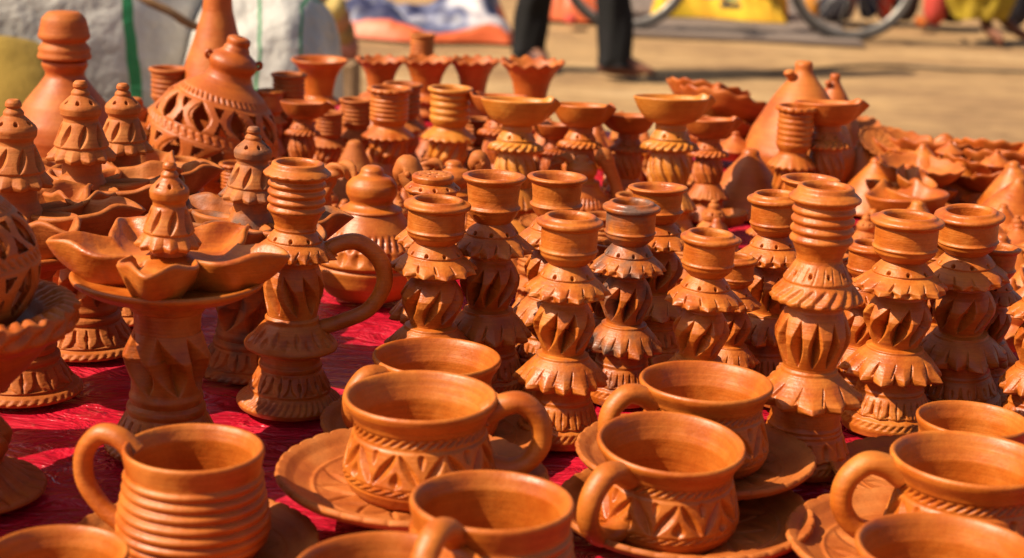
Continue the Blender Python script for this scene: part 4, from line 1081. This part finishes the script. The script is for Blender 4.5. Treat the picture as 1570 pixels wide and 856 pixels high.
for _ in range(9000):
    yy = fr_.uniform(1.12, 2.2); xx = fr_.uniform(-.31, .31) * yy
    if yy > back_edge(np.array(xx)) - .06 or (xx < -.03 and yy < 1.42) or nf_ >= 200: continue
    q = fr_.choice([0, 0, 1, 2, 3, 3]) if _ > 400 else 4
    if q == 4:
        s_ = fr_.uniform(.014, .0165)
        if not (1.28 < yy < 1.62) or xx > .27: continue
        if any(math.hypot(xx - a_, yy - b_) < s_ * 1.3 + c_ for a_, b_, c_ in occ): continue
        occ.append((xx, yy, s_ * 1.3)); nf_ += 1
        thing(fr_.choice(['ribO', 'ribD']), (xx, yy, T), s_, gap_label('small goblet', xx, yy), rot=fr_.uniform(0, 360))
        continue
    me_, nm_, hh_, lb_, ct_, gp_ = FILL[q]
    s_ = {0: fr_.uniform(.018, .028), 1: fr_.uniform(.018, .026), 2: fr_.uniform(.011, .015), 3: fr_.uniform(.018, .026)}[q]
    if any(math.hypot(xx - a_, yy - b_) < (s_ + c_) * .86 for a_, b_, c_ in occ): continue
    occ.append((xx, yy, s_)); nf_ += 1
    single(me_, nm_, (xx, yy, T), s_, gap_label({0: 'pinched lamp', 1: 'pointed lid', 2: 'tiered holder', 3: 'small cone'}[q], xx, yy), ct_, gp_, rot=fr_.uniform(0, 360), tilt=(fr_.uniform(-6, 6), fr_.uniform(-6, 6)))

# the loose heap of small ware at the right back
hp = random.Random(3); occ2 = []
for _ in range(2500):
    yy = hp.uniform(1.38, 1.94); xx = hp.uniform(.22, .335) * yy
    if xx < .30: continue
    z_ = .004 + .030 * max(0, min(1, (yy - 1.42) / .35)) * hp.uniform(.5, 1.0)
    if any((xx - a_) ** 2 + (yy - b_) ** 2 + (z_ - c_) ** 2 < .028 ** 2 for a_, b_, c_ in occ2) or len(occ2) > 120: continue
    if any(math.hypot(xx - p_[2], yy - p_[3]) < .02 + p_[4] for p_ in PLACED if p_[0] in ('candle_stand', 'pear_vase', 'bowl_lamp')): continue
    if any(abs(xx / yy - p_[2] / p_[3]) < .020 and yy < p_[3] + .015 for p_ in PLACED if p_[0] == 'clay_cone' and p_[4] > .028): continue
    occ2.append((xx, yy, z_))
    me_, nm_, w_, ct_, gp_, s_ = hp.choice([(diya1, 'pinched_lamp', 'pinched lamp', 'oil lamp', 'loose ware heaped at the right', .022), (diya1, 'pinched_lamp', 'pinched lamp', 'oil lamp', 'loose ware heaped at the right', .026),
        (knoblid, 'knobbed_lid', 'pointed lid', 'lid', 'loose lids heaped at the right', .022), (wavy, 'ruffled_dish', 'shallow ruffled dish', 'dish', 'loose dishes heaped at the right', .034), (cone_w, 'clay_cone', 'smooth cone', 'cone', 'loose cones heaped at the right', .017), (cone_w, 'clay_cone', 'squat cone', 'cone', 'loose cones heaped at the right', .014), (wavy, 'ruffled_dish', 'small ruffled dish', 'dish', 'loose dishes heaped at the right', .028)])
    lb_ = gap_label(w_ + ' in the heap', xx, yy)
    if lb_: single(me_, nm_, (xx, yy, T + z_), s_ * hp.uniform(1.05, 1.6), lb_, ct_, gp_, rot=hp.uniform(0, 360), tilt=(hp.uniform(-14, 14), hp.uniform(-14, 12)))

# ------------------------------------------------------------------ behind the stall: sacks, cloth, tarpaulin
m, nt, pb = new_mat("woven_sack")
L = nt.links.new
tc = nt.nodes.new("ShaderNodeTexCoord")
at = N(nt, "ShaderNodeAttribute", attribute_type='OBJECT', attribute_name='stripe')
ap = N(nt, "ShaderNodeAttribute", attribute_type='OBJECT', attribute_name='phase')
sx = nt.nodes.new("ShaderNodeSeparateXYZ"); L(tc.outputs['Object'], sx.inputs[0])
nz = N(nt, "ShaderNodeTexNoise"); nz.inputs['Scale'].default_value = 3.0; nz.inputs['Detail'].default_value = 3
L(tc.outputs['Object'], nz.inputs['Vector'])
wv = nt.nodes.new("ShaderNodeMath"); wv.operation = 'MULTIPLY_ADD'
L(nz.outputs[0], wv.inputs[0]); wv.inputs[1].default_value = .12; L(sx.outputs[0], wv.inputs[2])
f0 = nt.nodes.new("ShaderNodeMath"); f0.operation = 'ADD'; L(wv.outputs[0], f0.inputs[0]); L(ap.outputs['Fac'], f0.inputs[1])
f1 = nt.nodes.new("ShaderNodeMath"); f1.operation = 'DIVIDE'; L(f0.outputs[0], f1.inputs[0]); L(at.outputs['Fac'], f1.inputs[1])
fr = nt.nodes.new("ShaderNodeMath"); fr.operation = 'FRACT'; L(f1.outputs[0], fr.inputs[0])
lt = nt.nodes.new("ShaderNodeMath"); lt.operation = 'LESS_THAN'; L(fr.outputs[0], lt.inputs[0]); lt.inputs[1].default_value = .07
n3 = N(nt, "ShaderNodeTexNoise"); n3.inputs['Scale'].default_value = 9; n3.inputs['Detail'].default_value = 6
L(tc.outputs['Object'], n3.inputs['Vector'])
cb = ramp(nt, n3.outputs[0], [(.3, (.34, .31, .27)), (.6, (.56, .53, .48)), (.8, (.66, .64, .60))])
L(mixc(nt, lt.outputs[0], cb, (.02, .22, .07)), pb.inputs['Base Color'])
pb.inputs['Roughness'].default_value = .55
bp = nt.nodes.new("ShaderNodeBump"); bp.inputs['Strength'].default_value = .8; bp.inputs['Distance'].default_value = .04
L(n3.outputs[0], bp.inputs['Height']); L(bp.outputs[0], pb.inputs['Normal'])
SACK = m
def lump(name, sx_, sy_, sz_, mat, e=.55, seed=0, amp=.06, nu=72, nv=48, fr=3.0):
    """a stuffed sack or bundle resting on z = 0"""
    th = np.linspace(0, 2 * np.pi, nu, endpoint=False); ph = np.linspace(-np.pi / 2 + .001, np.pi / 2 - .001, nv)
    P, Q = np.meshgrid(th, ph)
    f = lambda w_, e_: np.sign(w_) * np.abs(w_) ** e_
    X = sx_ * f(np.cos(Q), e) * f(np.cos(P), e); Y = sy_ * f(np.cos(Q), e) * f(np.sin(P), e); Z = sz_ * f(np.sin(Q), e)
    V = np.stack([X, Y, Z], -1).reshape(-1, 3)
    for i in range(len(V)):
        v = Vector(V[i]) * fr + Vector((seed * 3.1, seed * 1.7, 0))
        d = noise.noise(v) * 1.0 + .5 * abs(noise.noise(v * 2.3))
        V[i] *= 1 + amp * 2 * d
    V[:, 2] -= V[:, 2].min()
    return mesh_arrays(name, V, grid_faces(nv, nu, True, flip=True), mat)
def big_sack(px, py_top, y, hw, depth, rz, label, seed, stripe, hz=None):
    tp = at_dist(px, py_top, y)
    o = put('grain_sack', lump('grain_sack', hw, depth, tp.z / 2, SACK, .6, seed, .045), None)
    o.location = (tp.x, y + .05, 0); o.rotation_euler = (0, 0, R(rz)); o['stripe'] = stripe; o['phase'] = .15 if seed == 1 else .0
    return tag(o, label, 'sack', 'white woven sacks with green stripes')
big_sack(60, -120, 3.35, .34, .3, 20, 'white woven sack with one broad green stripe, leftmost behind the bottle', 1, .31)
big_sack(262, -60, 3.6, .30, .3, -12, 'white woven sack with a green stripe behind the slender neck', 2, .30)
big_sack(398, 2, 3.25, .145, .22, 0, 'white woven sack with three green stripes, right of the slender neck', 3, .075)
rope = tube_mesh('rope', [tuple(at_dist(195, -14, 3.0)), tuple(at_dist(240, 8, 3.0)), tuple(at_dist(290, 36, 3.02)), tuple(at_dist(330, 62, 3.05)), tuple(at_dist(352, 120, 3.05))], .007, plain('jute', (.3, .17, .08), .9, scale=60), segs=10, knurl=(3, .2, .8))
tag(put('rope', rope, None), 'brown rope slanting across the white sacks', 'rope')
OLIVE = plain("olive_cloth", (.30, .19, .03), .9, (.2, .12, .02), 5, bump=.6, bscale=20)
tp = at_dist(20, 92, 2.85)
o = put('cloth_bundle', lump('cloth_bundle', .22, .18, tp.z / 2, OLIVE, .8, 5, .07), None); o.location = (tp.x - .03, 2.85, 0)
tag(o, 'olive yellow cloth bundle at the far left behind the bottle', 'bundle')
# stack of rolled mats and bright cloth between the sacks and the tarpaulin
def cyl_roll(px, py, y, length, rad, rz, mat, label, droop=0):
    c_ = at_dist(px, py, y)
    pts = [(c_.x - math.cos(R(rz)) * length / 2, c_.y - math.sin(R(rz)) * length / 2, c_.z - droop), tuple(c_), (c_.x + math.cos(R(rz)) * length / 2, c_.y + math.sin(R(rz)) * length / 2, c_.z - droop)]
    o = put('rolled_mat', tube_mesh('rolled_mat', pts, rad, mat, segs=20, sub=8, knurl=(5, .05, .1)), None)
    return tag(o, label, 'mat', 'rolled mats behind the sacks')
yb = 5.2
mats_ = [((.45, .17, .12), 'pinkish rolled mat, lowest of the pile beside the sacks', 72), ((.34, .2, .07), 'olive rolled mat, second of the pile beside the sacks', 50), ((.50, .22, .10), 'orange brown rolled mat in the middle of the pile', 30), ((.5, .36, .12), 'yellowish rolled mat near the top of the pile', 12), ((.6, .05, .03), 'bright red rolled cloth on top of the pile beside the sacks', -8)]
zc = at_dist(470, 78, yb).z
for q, (c_, lb, py) in enumerate(mats_):
    cyl_roll(462 - q * 6, py, yb, .30 if q < 4 else .2, .042, 8 - q * 5, plain("mat_%d" % q, c_, .9, scale=12), lb)
base_w = at_dist(465, 88, yb)
o = put('wooden_crate', box_mesh('wooden_crate', -.16, .16, -.14, .14, 0, base_w.z, WOOD), None); o.location = (base_w.x, yb, 0)
tag(o, 'dark wooden crate that carries the rolled mats', 'crate')

# tarpaulin heap: blue-grey sheet with an orange hem
m, nt, pb = new_mat("tarpaulin")
L = nt.links.new
tc = nt.nodes.new("ShaderNodeTexCoord")
n1 = N(nt, "ShaderNodeTexNoise"); n1.inputs['Scale'].default_value = 3.2; n1.inputs['Detail'].default_value = 2; n1.inputs['Distortion'].default_value = .8
L(tc.outputs['Object'], n1.inputs['Vector'])
c = ramp(nt, n1.outputs[0], [(.40, (.030, .030, .075)), (.48, (.10, .11, .20)), (.54, (.33, .31, .34)), (.7, (.42, .36, .36))])
vc = N(nt, "ShaderNodeAttribute", attribute_type='GEOMETRY', attribute_name='hem')
L(mixc(nt, vc.outputs['Fac'], c, (.62, .115, .03)), pb.inputs['Base Color'])
pb.inputs['Roughness'].default_value = .5
TARP = m
def heap(name, px0, px1, py_b, py_t, mat, seed, depth=.6, hem=0.05, nx=90, ny=50, hemfront=True, flatness=1.0):
    a = on_plane(px0, py_b, 0); b = on_plane(px1, py_b, 0)
    y0 = (a.y + b.y) / 2
    hz = at_dist((px0 + px1) / 2, py_t, y0 + depth * .35).z
    x0, x1 = a.x, b.x
    U, Vv = np.meshgrid(np.linspace(0, 1, nx), np.linspace(0, 1, ny))
    X = x0 + (x1 - x0) * U; Y = y0 + depth * Vv
    prof = np.clip(np.minimum(Vv / .35, (1 - Vv) / .3), 0, 1); side = np.clip(np.minimum(U, 1 - U) / .12, 0, 1)
    Z = np.zeros_like(X)
    for i in range(ny):
        for j in range(nx):
            q = Vector((X[i, j] * 2.4 + seed, Y[i, j] * 2.4, seed))
            Z[i, j] = .62 + 1.1 * noise.noise(q) + .5 * abs(noise.noise(q * 2.7)) - .1 * abs(noise.noise(q * 6))
    Z = np.maximum(Z, .15) * hz * np.sin(np.pi / 2 * prof) ** .6 * np.sin(np.pi / 2 * side) ** .6 + .006
    Xo = X + .04 * np.sin(Y * 9 + seed); Yo = Y + .05 * np.sin(X * 8 + seed) * (1 - prof)
    rim = ((Vv < hem * 2.6) if hemfront else False) | (U > 1 - hem)
    Vt = np.concatenate([np.stack([Xo, Yo, Z], -1)[None], np.stack([Xo, Yo, 0 * Z], -1)[None][:, :1]], 1) if False else np.stack([Xo, Yo, Z], -1)
    me = mesh_arrays(name, Vt, grid_faces(ny, nx, False, flip=True), mat)
    atb = me.attributes.new('hem', 'FLOAT', 'POINT'); atb.data.foreach_set('value', rim.astype(np.float32).ravel())
    return me
o = put('tarpaulin', heap('tarpaulin', 492, 778, 64, -8, TARP, 3, .7, .028), None)
tag(o, 'crumpled blue and grey tarpaulin with an orange hem left of the standing man', 'tarpaulin', 'crumpled tarpaulins on the ground')
o = put('tarpaulin', heap('tarpaulin', 838, 960, 34, -40, TARP, 8, .5, .04), None)
tag(o, 'bluish tarpaulin seen between the legs of the standing man', 'tarpaulin', 'crumpled tarpaulins on the ground')
YEL = plain("yellow_cloth", (.66, .42, .025), .8, (.56, .27, .015), 6, bump=.5, bscale=20)
GRN = plain("green_cloth", (.25, .48, .28), .85, (.16, .36, .2), 9)
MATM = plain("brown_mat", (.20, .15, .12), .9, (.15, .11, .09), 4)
REDC = plain("red_cloth", (.50, .07, .04), .8, (.36, .04, .03), 6)
DARK = plain("dark_cloth", (.035, .03, .04), .85, (.02, .018, .022), 6)
BLUE = plain("navy_cloth", (.03, .04, .10), .85, scale=6)
ORNG = plain("orange_cloth", (.70, .28, .03), .8, scale=6)
TAN = plain("tan_wood", (.5, .36, .2), .8, scale=10)
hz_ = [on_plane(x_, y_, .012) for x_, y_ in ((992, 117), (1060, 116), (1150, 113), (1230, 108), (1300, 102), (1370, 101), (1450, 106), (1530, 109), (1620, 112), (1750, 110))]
tag(put('shadow_strip', tube_mesh('shadow_strip', [tuple(p_) for p_ in hz_], .008, plain('shadow_brown', (.09, .07, .05), .8), segs=12, sub=8), None), 'thin dark strip added as a shadow line across the sand from the shoes', 'shadow_strip')  # dark tube standing in for the long shadow line on the sand
# brown ground mat (thin, with thickness)
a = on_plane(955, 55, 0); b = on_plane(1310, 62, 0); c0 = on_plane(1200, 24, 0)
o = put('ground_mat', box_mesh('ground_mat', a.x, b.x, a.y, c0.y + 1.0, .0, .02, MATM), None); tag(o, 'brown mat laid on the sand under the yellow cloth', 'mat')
o = put('cloth_heap', heap('cloth_heap', 1012, 1208, 37, -35, YEL, 12, .6, 0, hemfront=False), None)
tag(o, 'heap of bright yellow cloth on the brown mat', 'cloth'); o.location.z = .02
g = on_plane(1128, 34, 0)
o = put('draped_scarf', lump('draped_scarf', .13, .05, .20, GRN, .8, 4, .12, fr=7), None); o.location = (g.x, g.y - .03, .03)
tag(o, 'pale green scarf hanging over the yellow cloth heap', 'scarf')
def bundle(px, py, hw, hh, mat, name, label, cat, seed, e=.8, dpt=.1, grp=None):
    g = on_plane(px, py, 0)
    o = put(name, lump(name, hw, dpt, hh / 2, mat, e, seed, .07, 40, 28), None)
    o.location = (g.x, g.y + dpt + .02, .0205)
    return tag(o, label, cat, grp)
GB = 'bags and bundles on the ground far behind'
bundle(1252, 36, .055, .34, ORNG, 'cloth_bundle', 'orange bundle behind the bicycle wheel', 'bundle', 1, grp=GB)
bundle(1282, 42, .09, .16, DARK, 'cloth_bundle', 'dark brown bundle low beside the orange one', 'bundle', 2, grp=GB)
bundle(1302, 40, .05, .42, plain("maroon_cloth", (.14, .03, .03), .8, scale=6), 'cloth_bundle', 'maroon bundle right of the orange one', 'bundle', 3, grp=GB)
bundle(1334, 38, .07, .38, BLUE, 'cloth_bundle', 'navy bundle inside the bicycle wheel', 'bundle', 4, grp=GB)
bundle(1358, 40, .055, .40, REDC, 'cloth_bundle', 'upright red bundle seen through the bicycle wheel', 'bundle', 5, grp=GB)
bundle(1392, 42, .075, .40, DARK, 'cloth_bundle', 'black bundle behind the right side of the wheel', 'bundle', 6, grp=GB)
bundle(1437, 48, .065, .27, REDC, 'cloth_bundle', 'oval red bag right of the bicycle', 'bag', 7, grp=GB)
bundle(1465, 44, .10, .34, plain("umber_cloth", (.12, .05, .035), .8, scale=6), 'cloth_bundle', 'dark brown bundle beside the oval red bag', 'bundle', 8, grp=GB)
bundle(1555, 50, .10, .26, DARK, 'cloth_bundle', 'black bag at the upper right corner', 'bag', 9, grp=GB)
bundle(1418, 50, .03, .06, CLAYP, 'clay_cup', 'small reddish cup on the ground by the bicycle', 'cup', 10)
bundle(875, 46, .035, .05, REDC, 'cloth_scrap', 'small red scrap between the legs of the standing man', 'scrap', 11)
en = on_plane(1250, 48, .02); st_ = at_dist(1196, -40, en.y)
stick = tube_mesh('wooden_stick', [tuple(st_), tuple(en)], .017, TAN, segs=12, sub=6)
tag(put('wooden_stick', stick, None), 'pale wooden stick leaning behind the bicycle', 'stick')

# ------------------------------------------------------------------ bicycle
TYRE = plain("tyre_rubber", (.07, .06, .055), .8, scale=30)
STEEL = plain("dull_steel", (.38, .36, .33), .4, scale=20, metal=.6)
PAINT = plain("black_enamel", (.03, .03, .03), .35, scale=8)
def torus_pts(r, z0=0): return [(r * math.cos(2 * math.pi * k / 24), 0, r * math.sin(2 * math.pi * k / 24) + z0) for k in range(25)]
tyre = tube_mesh('tyre', torus_pts(.345), .022, TYRE, segs=14, sub=5, caps=False)
rim_ = tube_mesh('rim', torus_pts(.318), .012, STEEL, segs=10, sub=5, caps=False)
spoke = tube_mesh('spoke', [(0, 0, .02), (0, 0, .31)], .0022, STEEL, segs=6, sub=2)
hub = tube_mesh('hub', [(0, -.05, 0), (0, .05, 0)], .022, STEEL, segs=12, sub=2, up=(1, 0, 0))
guard = tube_mesh('mudguard', [(.375 * math.cos(R(a_)), 0, .375 * math.sin(R(a_))) for a_ in range(20, 200, 15)], .012, PAINT, segs=10, sub=3, up=(0, 1, 0), flat=2.2)
gw = on_plane(1300, 64, 0)
bike = bpy.data.objects.new('bicycle', None); COL.objects.link(bike)
bike.location = (gw.x, gw.y, 0); bike.rotation_euler = (0, 0, R(2))
tag(bike, 'black bicycle with grey tyres standing behind the sandy path', 'bicycle')
WB = 1.24
for wx in (0, -WB):
    w_ = bpy.data.objects.new('wheel', None); COL.objects.link(w_); w_.parent = bike; w_.location = (wx, 0, .367)
    put('tyre', tyre, w_); put('rim', rim_, w_); put('hub', hub, w_); put('mudguard', guard, w_)
    for k in range(28):
        put('spoke', spoke, w_, Matrix.Rotation(2 * math.pi * k / 28, 4, 'Y') @ Matrix.Rotation(R(4 if k % 2 else -4), 4, 'X'))
fr_ = [((-WB, 0, .367), (-WB + .45, 0, .30)), ((-WB, 0, .367), (-WB + .33, 0, .88)), ((-WB + .45, 0, .30), (-WB + .33, 0, .92)), ((-WB + .45, 0, .30), (-.2, 0, .80)), ((-WB + .34, 0, .86), (-.22, 0, .90)), ((0, 0, .367), (-.25, 0, 1.0))]
for a_, b_ in fr_:
    put('frame_tube', tube_mesh('frame_tube', [a_, b_], .015, PAINT, segs=12, sub=3), bike)
put('saddle', tube_mesh('saddle', [(-WB + .18, 0, .95), (-WB + .34, 0, .96), (-WB + .48, 0, .95)], [.09, .06, .025], PAINT, segs=16, sub=5, flat=1.0), bike)
put('handlebar', tube_mesh('handlebar', [(-.42, -.26, 1.0), (-.24, -.2, 1.04), (-.25, 0, 1.02), (-.24, .2, 1.04), (-.42, .26, 1.0)], .013, STEEL, segs=10, sub=6), bike)
put('chainring', tube_mesh('chainring', [(.09 * math.cos(2 * math.pi * k / 16) - WB + .45, -.05, .09 * math.sin(2 * math.pi * k / 16) + .3) for k in range(17)], .008, STEEL, segs=8, sub=3, caps=False), bike)
for sgn in (1, -1):
    cr = put('crank', tube_mesh('crank', [(-WB + .45, -.08 * sgn, .3), (-WB + .45 + .11 * sgn, -.08 * sgn, .3 - .12 * sgn)], .011, STEEL, segs=8, sub=2), bike)
    put('pedal', box_mesh('pedal', -WB + .40 + .11 * sgn, -WB + .50 + .11 * sgn, -.08 * sgn - .10 * max(sgn, 0), -.08 * sgn + .10 * max(-sgn, 0), .29 - .12 * sgn, .31 - .12 * sgn, TYRE), cr)

# ------------------------------------------------------------------ people
SKIN = plain("brown_skin", (.20, .085, .05), .55, (.16, .065, .035), 14)
HAIR = plain("black_hair", (.012, .010, .009), .6, scale=60)
def skinned(name, joints, edges, mat, parent=None, sub=2):
    me = bpy.data.meshes.new(name)
    names = list(joints)
    me.from_pydata([joints[n_][:3] for n_ in names], [(names.index(a_), names.index(b_)) for a_, b_ in edges], [])
    me.materials.append(mat)
    o = bpy.data.objects.new(name, me); COL.objects.link(o); o.parent = parent
    md = o.modifiers.new('skin', 'SKIN'); md.use_smooth_shade = True
    if not me.skin_vertices: me.attributes.new
    for i, n_ in enumerate(names):
        r_ = joints[n_][3]
        sv = me.skin_vertices[0].data[i]
        sv.radius = (r_, r_) if not isinstance(r_, tuple) else r_
        sv.use_root = (i == 0)
    s_ = o.modifiers.new('sub', 'SUBSURF'); s_.levels = sub; s_.render_levels = sub
    return o
def body(feet, hip_h=.92, mat=SKIN, arms=((.0, 0), (.0, 0))):
    """joints of a standing person; feet = two (x, y, toe angle, lift)"""
    J = {'pelvis': (0, 0, hip_h, (.15, .11)), 'waist': (0, 0, hip_h + .16, (.13, .10)), 'chest': (0, 0, hip_h + .38, (.16, .11)), 'collar': (0, .01, hip_h + .52, (.09, .07)), 'neck': (0, .0, hip_h + .58, .055), 'head': (0, -.01, hip_h + .67, (.075, .09)), 'crown': (0, 0, hip_h + .76, (.07, .08))}
    E = [('pelvis', 'waist'), ('waist', 'chest'), ('chest', 'collar'), ('collar', 'neck'), ('neck', 'head'), ('head', 'crown')]
    for k, sx_ in ((0, -1), (1, 1)):
        fx, fy, ta, lift = feet[k]
        n_ = 'lr'[k]
        J['hip' + n_] = (sx_ * .09, 0, hip_h - .08, .09)
        J['knee' + n_] = ((sx_ * .09 + fx) / 2, fy * .5 - .02, .48 + lift * .5, .058)
        J['calf' + n_] = ((sx_ * .03 + fx * 2) / 3 + 0, fy * .75, .34 + lift, .055)
        J['ankle' + n_] = (fx, fy, .09 + lift, .036)
        J['ball' + n_] = (fx + .13 * math.cos(R(ta)), fy + .13 * math.sin(R(ta)), .035 + lift * .3, (.045, .026))
        J['toe' + n_] = (fx + .19 * math.cos(R(ta)), fy + .19 * math.sin(R(ta)), .026 + lift * .2, (.04, .018))
        E += [('pelvis', 'hip' + n_), ('hip' + n_, 'knee' + n_), ('knee' + n_, 'calf' + n_), ('calf' + n_, 'ankle' + n_), ('ankle' + n_, 'ball' + n_), ('ball' + n_, 'toe' + n_)]
        J['sh' + n_] = (sx_ * .18, 0, hip_h + .49, .052); J['el' + n_] = (sx_ * .24, .02, hip_h + .22, .042); J['wr' + n_] = (sx_ * .26, -.04, hip_h - .02, .028); J['palm' + n_] = (sx_ * .265, -.06, hip_h - .09, (.016, .038))
        E += [('collar', 'sh' + n_), ('sh' + n_, 'el' + n_), ('el' + n_, 'wr' + n_), ('wr' + n_, 'palm' + n_)]
        for q, (dy, ln_) in enumerate(((-.03, .062), (-.01, .072), (.01, .068), (.028, .052))):
            J['f%d%s' % (q, n_)] = (sx_ * .262, -.062 + dy, hip_h - .13, .009); J['t%d%s' % (q, n_)] = (sx_ * .250, -.066 + dy, hip_h - .13 - ln_, .007)
            E += [('palm' + n_, 'f%d%s' % (q, n_)), ('f%d%s' % (q, n_), 't%d%s' % (q, n_))]
        J['th' + n_] = (sx_ * .25, -.105, hip_h - .10, .010); E.append(('palm' + n_, 'th' + n_))
    return J, E
def loft(name, rings, mat, segs=40, fold=.05, nf=6):
    """cloth tube through rings (x, y, z, rx, ry)"""
    rg_ = []
    n_ = len(rings)
    dense = []
    for i in range(n_ - 1):
        for k in range(8):
            t_ = k / 8; dense.append([a_ * (1 - t_) + b_ * t_ for a_, b_ in zip(rings[i], rings[i + 1])])
    dense.append(list(rings[-1]))
    V = []
    for i, (x, y, z, rx, ry) in enumerate(dense):
        for k in range(segs):
            th_a = 2 * math.pi * k / segs
            f = 1 + fold * math.sin(nf * th_a + i * .25) + fold * .6 * math.sin(i * .55 + 2 * th_a) + fold * .5 * noise.noise(Vector((math.cos(th_a) * 2, math.sin(th_a) * 2, z * 14)))
            V.append((x + rx * f * math.cos(th_a), y + ry * f * math.sin(th_a), z + .006 * math.sin(3 * th_a)))
    return mesh_arrays(name, V, grid_faces(len(dense), segs, True), mat)
TROU = plain("black_trousers", (.008, .007, .008), .9, (.005, .005, .005), 12)
SHIRT = plain("grey_shirt", (.2, .2, .22), .8, scale=8)
SHOE = plain("brown_shoe", (.10, .035, .025), .5, scale=20)
gl_ = on_plane(809, 100, 0); gr_ = on_plane(948, 116, 0)
man = bpy.data.objects.new('person', None); COL.objects.link(man)
cx, cy = (gl_.x + gr_.x) / 2, (gl_.y + gr_.y) / 2
man.location = (cx, cy, 0)
tag(man, 'person in black trousers and dark red shoes standing on the sand', 'person', 'people behind the stall')
feet = [(gl_.x - cx, gl_.y - cy, -60, 0), (gr_.x - cx - .02, gr_.y - cy, -12, 0)]
J, E = body(feet)
bo = skinned('body', J, E, SKIN, man)
for k, sx_ in ((0, -1), (1, 1)):
    fx, fy = feet[k][0], feet[k][1]
    put('trouser_leg', loft('trouser_leg', [(sx_ * .075, 0, .98, .105, .115), (sx_ * .085, 0, .82, .10, .105), ((sx_ * .09 + fx) / 2, fy * .5 - .01, .5, .082, .088), (fx * .9 + sx_ * .01, fy * .85, .25, .080, .084), (fx, fy, .075, .076, .088), (fx + .01, fy, .045, .084, .092)], TROU), man)
    a_ = R(feet[k][2])
    sh = lump('shoe', .115, .045, .038, SHOE, .75, 3 + k, .03, 40, 24)
    so = put('shoe', sh, man); so.location = (fx + .035 * math.cos(a_), fy + .035 * math.sin(a_), 0); so.rotation_euler = (0, 0, a_)
put('shirt', loft('shirt', [(0, 0, 1.46, .07, .065), (0, 0, 1.42, .17, .10), (0, 0, 1.28, .19, .13), (0, 0, 1.08, .16, .125), (0, 0, .86, .18, .145)], SHIRT, fold=.03), man)
put('hair', lump('hair', .088, .10, .065, HAIR, 1.0, 2, .03, 40, 24), man).location = (0, .012, 1.605)

wom = bpy.data.objects.new('person', None); COL.objects.link(wom)
g = on_plane(1522, 66, 0)
wom.location = (g.x - .02, g.y + .05, 0)
tag(wom, 'barefoot person in an olive yellow skirt walking at the upper right', 'person', 'people behind the stall')
feet = [(-.02, 0, -70, .0), (.10, .1, -40, .03)]
J, E = body(feet, .86)
skinned('body', J, E, SKIN, wom)
SARI = plain("olive_yellow_cloth", (.42, .30, .02), .8, (.26, .17, .012), 7)
put('skirt', loft('skirt', [(0, 0, .98, .14, .11), (0, 0, .8, .18, .15), (-.02, .02, .5, .2, .17), (-.06, .03, .28, .19, .17), (-.05, .03, .13, .15, .14)], SARI, fold=.10, nf=9), wom)
put('blouse', loft('blouse', [(0, 0, 1.40, .06, .06), (0, 0, 1.36, .16, .1), (0, 0, 1.2, .17, .13), (0, 0, .95, .145, .115)], DARK, fold=.03), wom)
put('hair', lump('hair', .085, .10, .07, HAIR, 1.0, 2, .03, 40, 24), wom).location = (0, .015, 1.54)

if 0:
    import itertools
    RB = dict(candle_stand=1.3, mug=1.0, spouted_oil_lamp=1.4, bowl_lamp=.9)
    for p_ in PLACED: print('PL', p_[6], p_[1], round(p_[2], 3), round(p_[3], 3), 'sx %.4f sz %.4f' % (p_[4], p_[5]))
    for a_, b_ in itertools.combinations(PLACED, 2):
        ra = RB.get(a_[0], 1) * a_[4]; rb_ = RB.get(b_[0], 1) * b_[4]
        d_ = math.hypot(a_[2] - b_[2], a_[3] - b_[3])
        if d_ < (ra + rb_) * .98: print('HIT', a_[1], '|', b_[1], round(d_, 3), round(ra + rb_, 3))
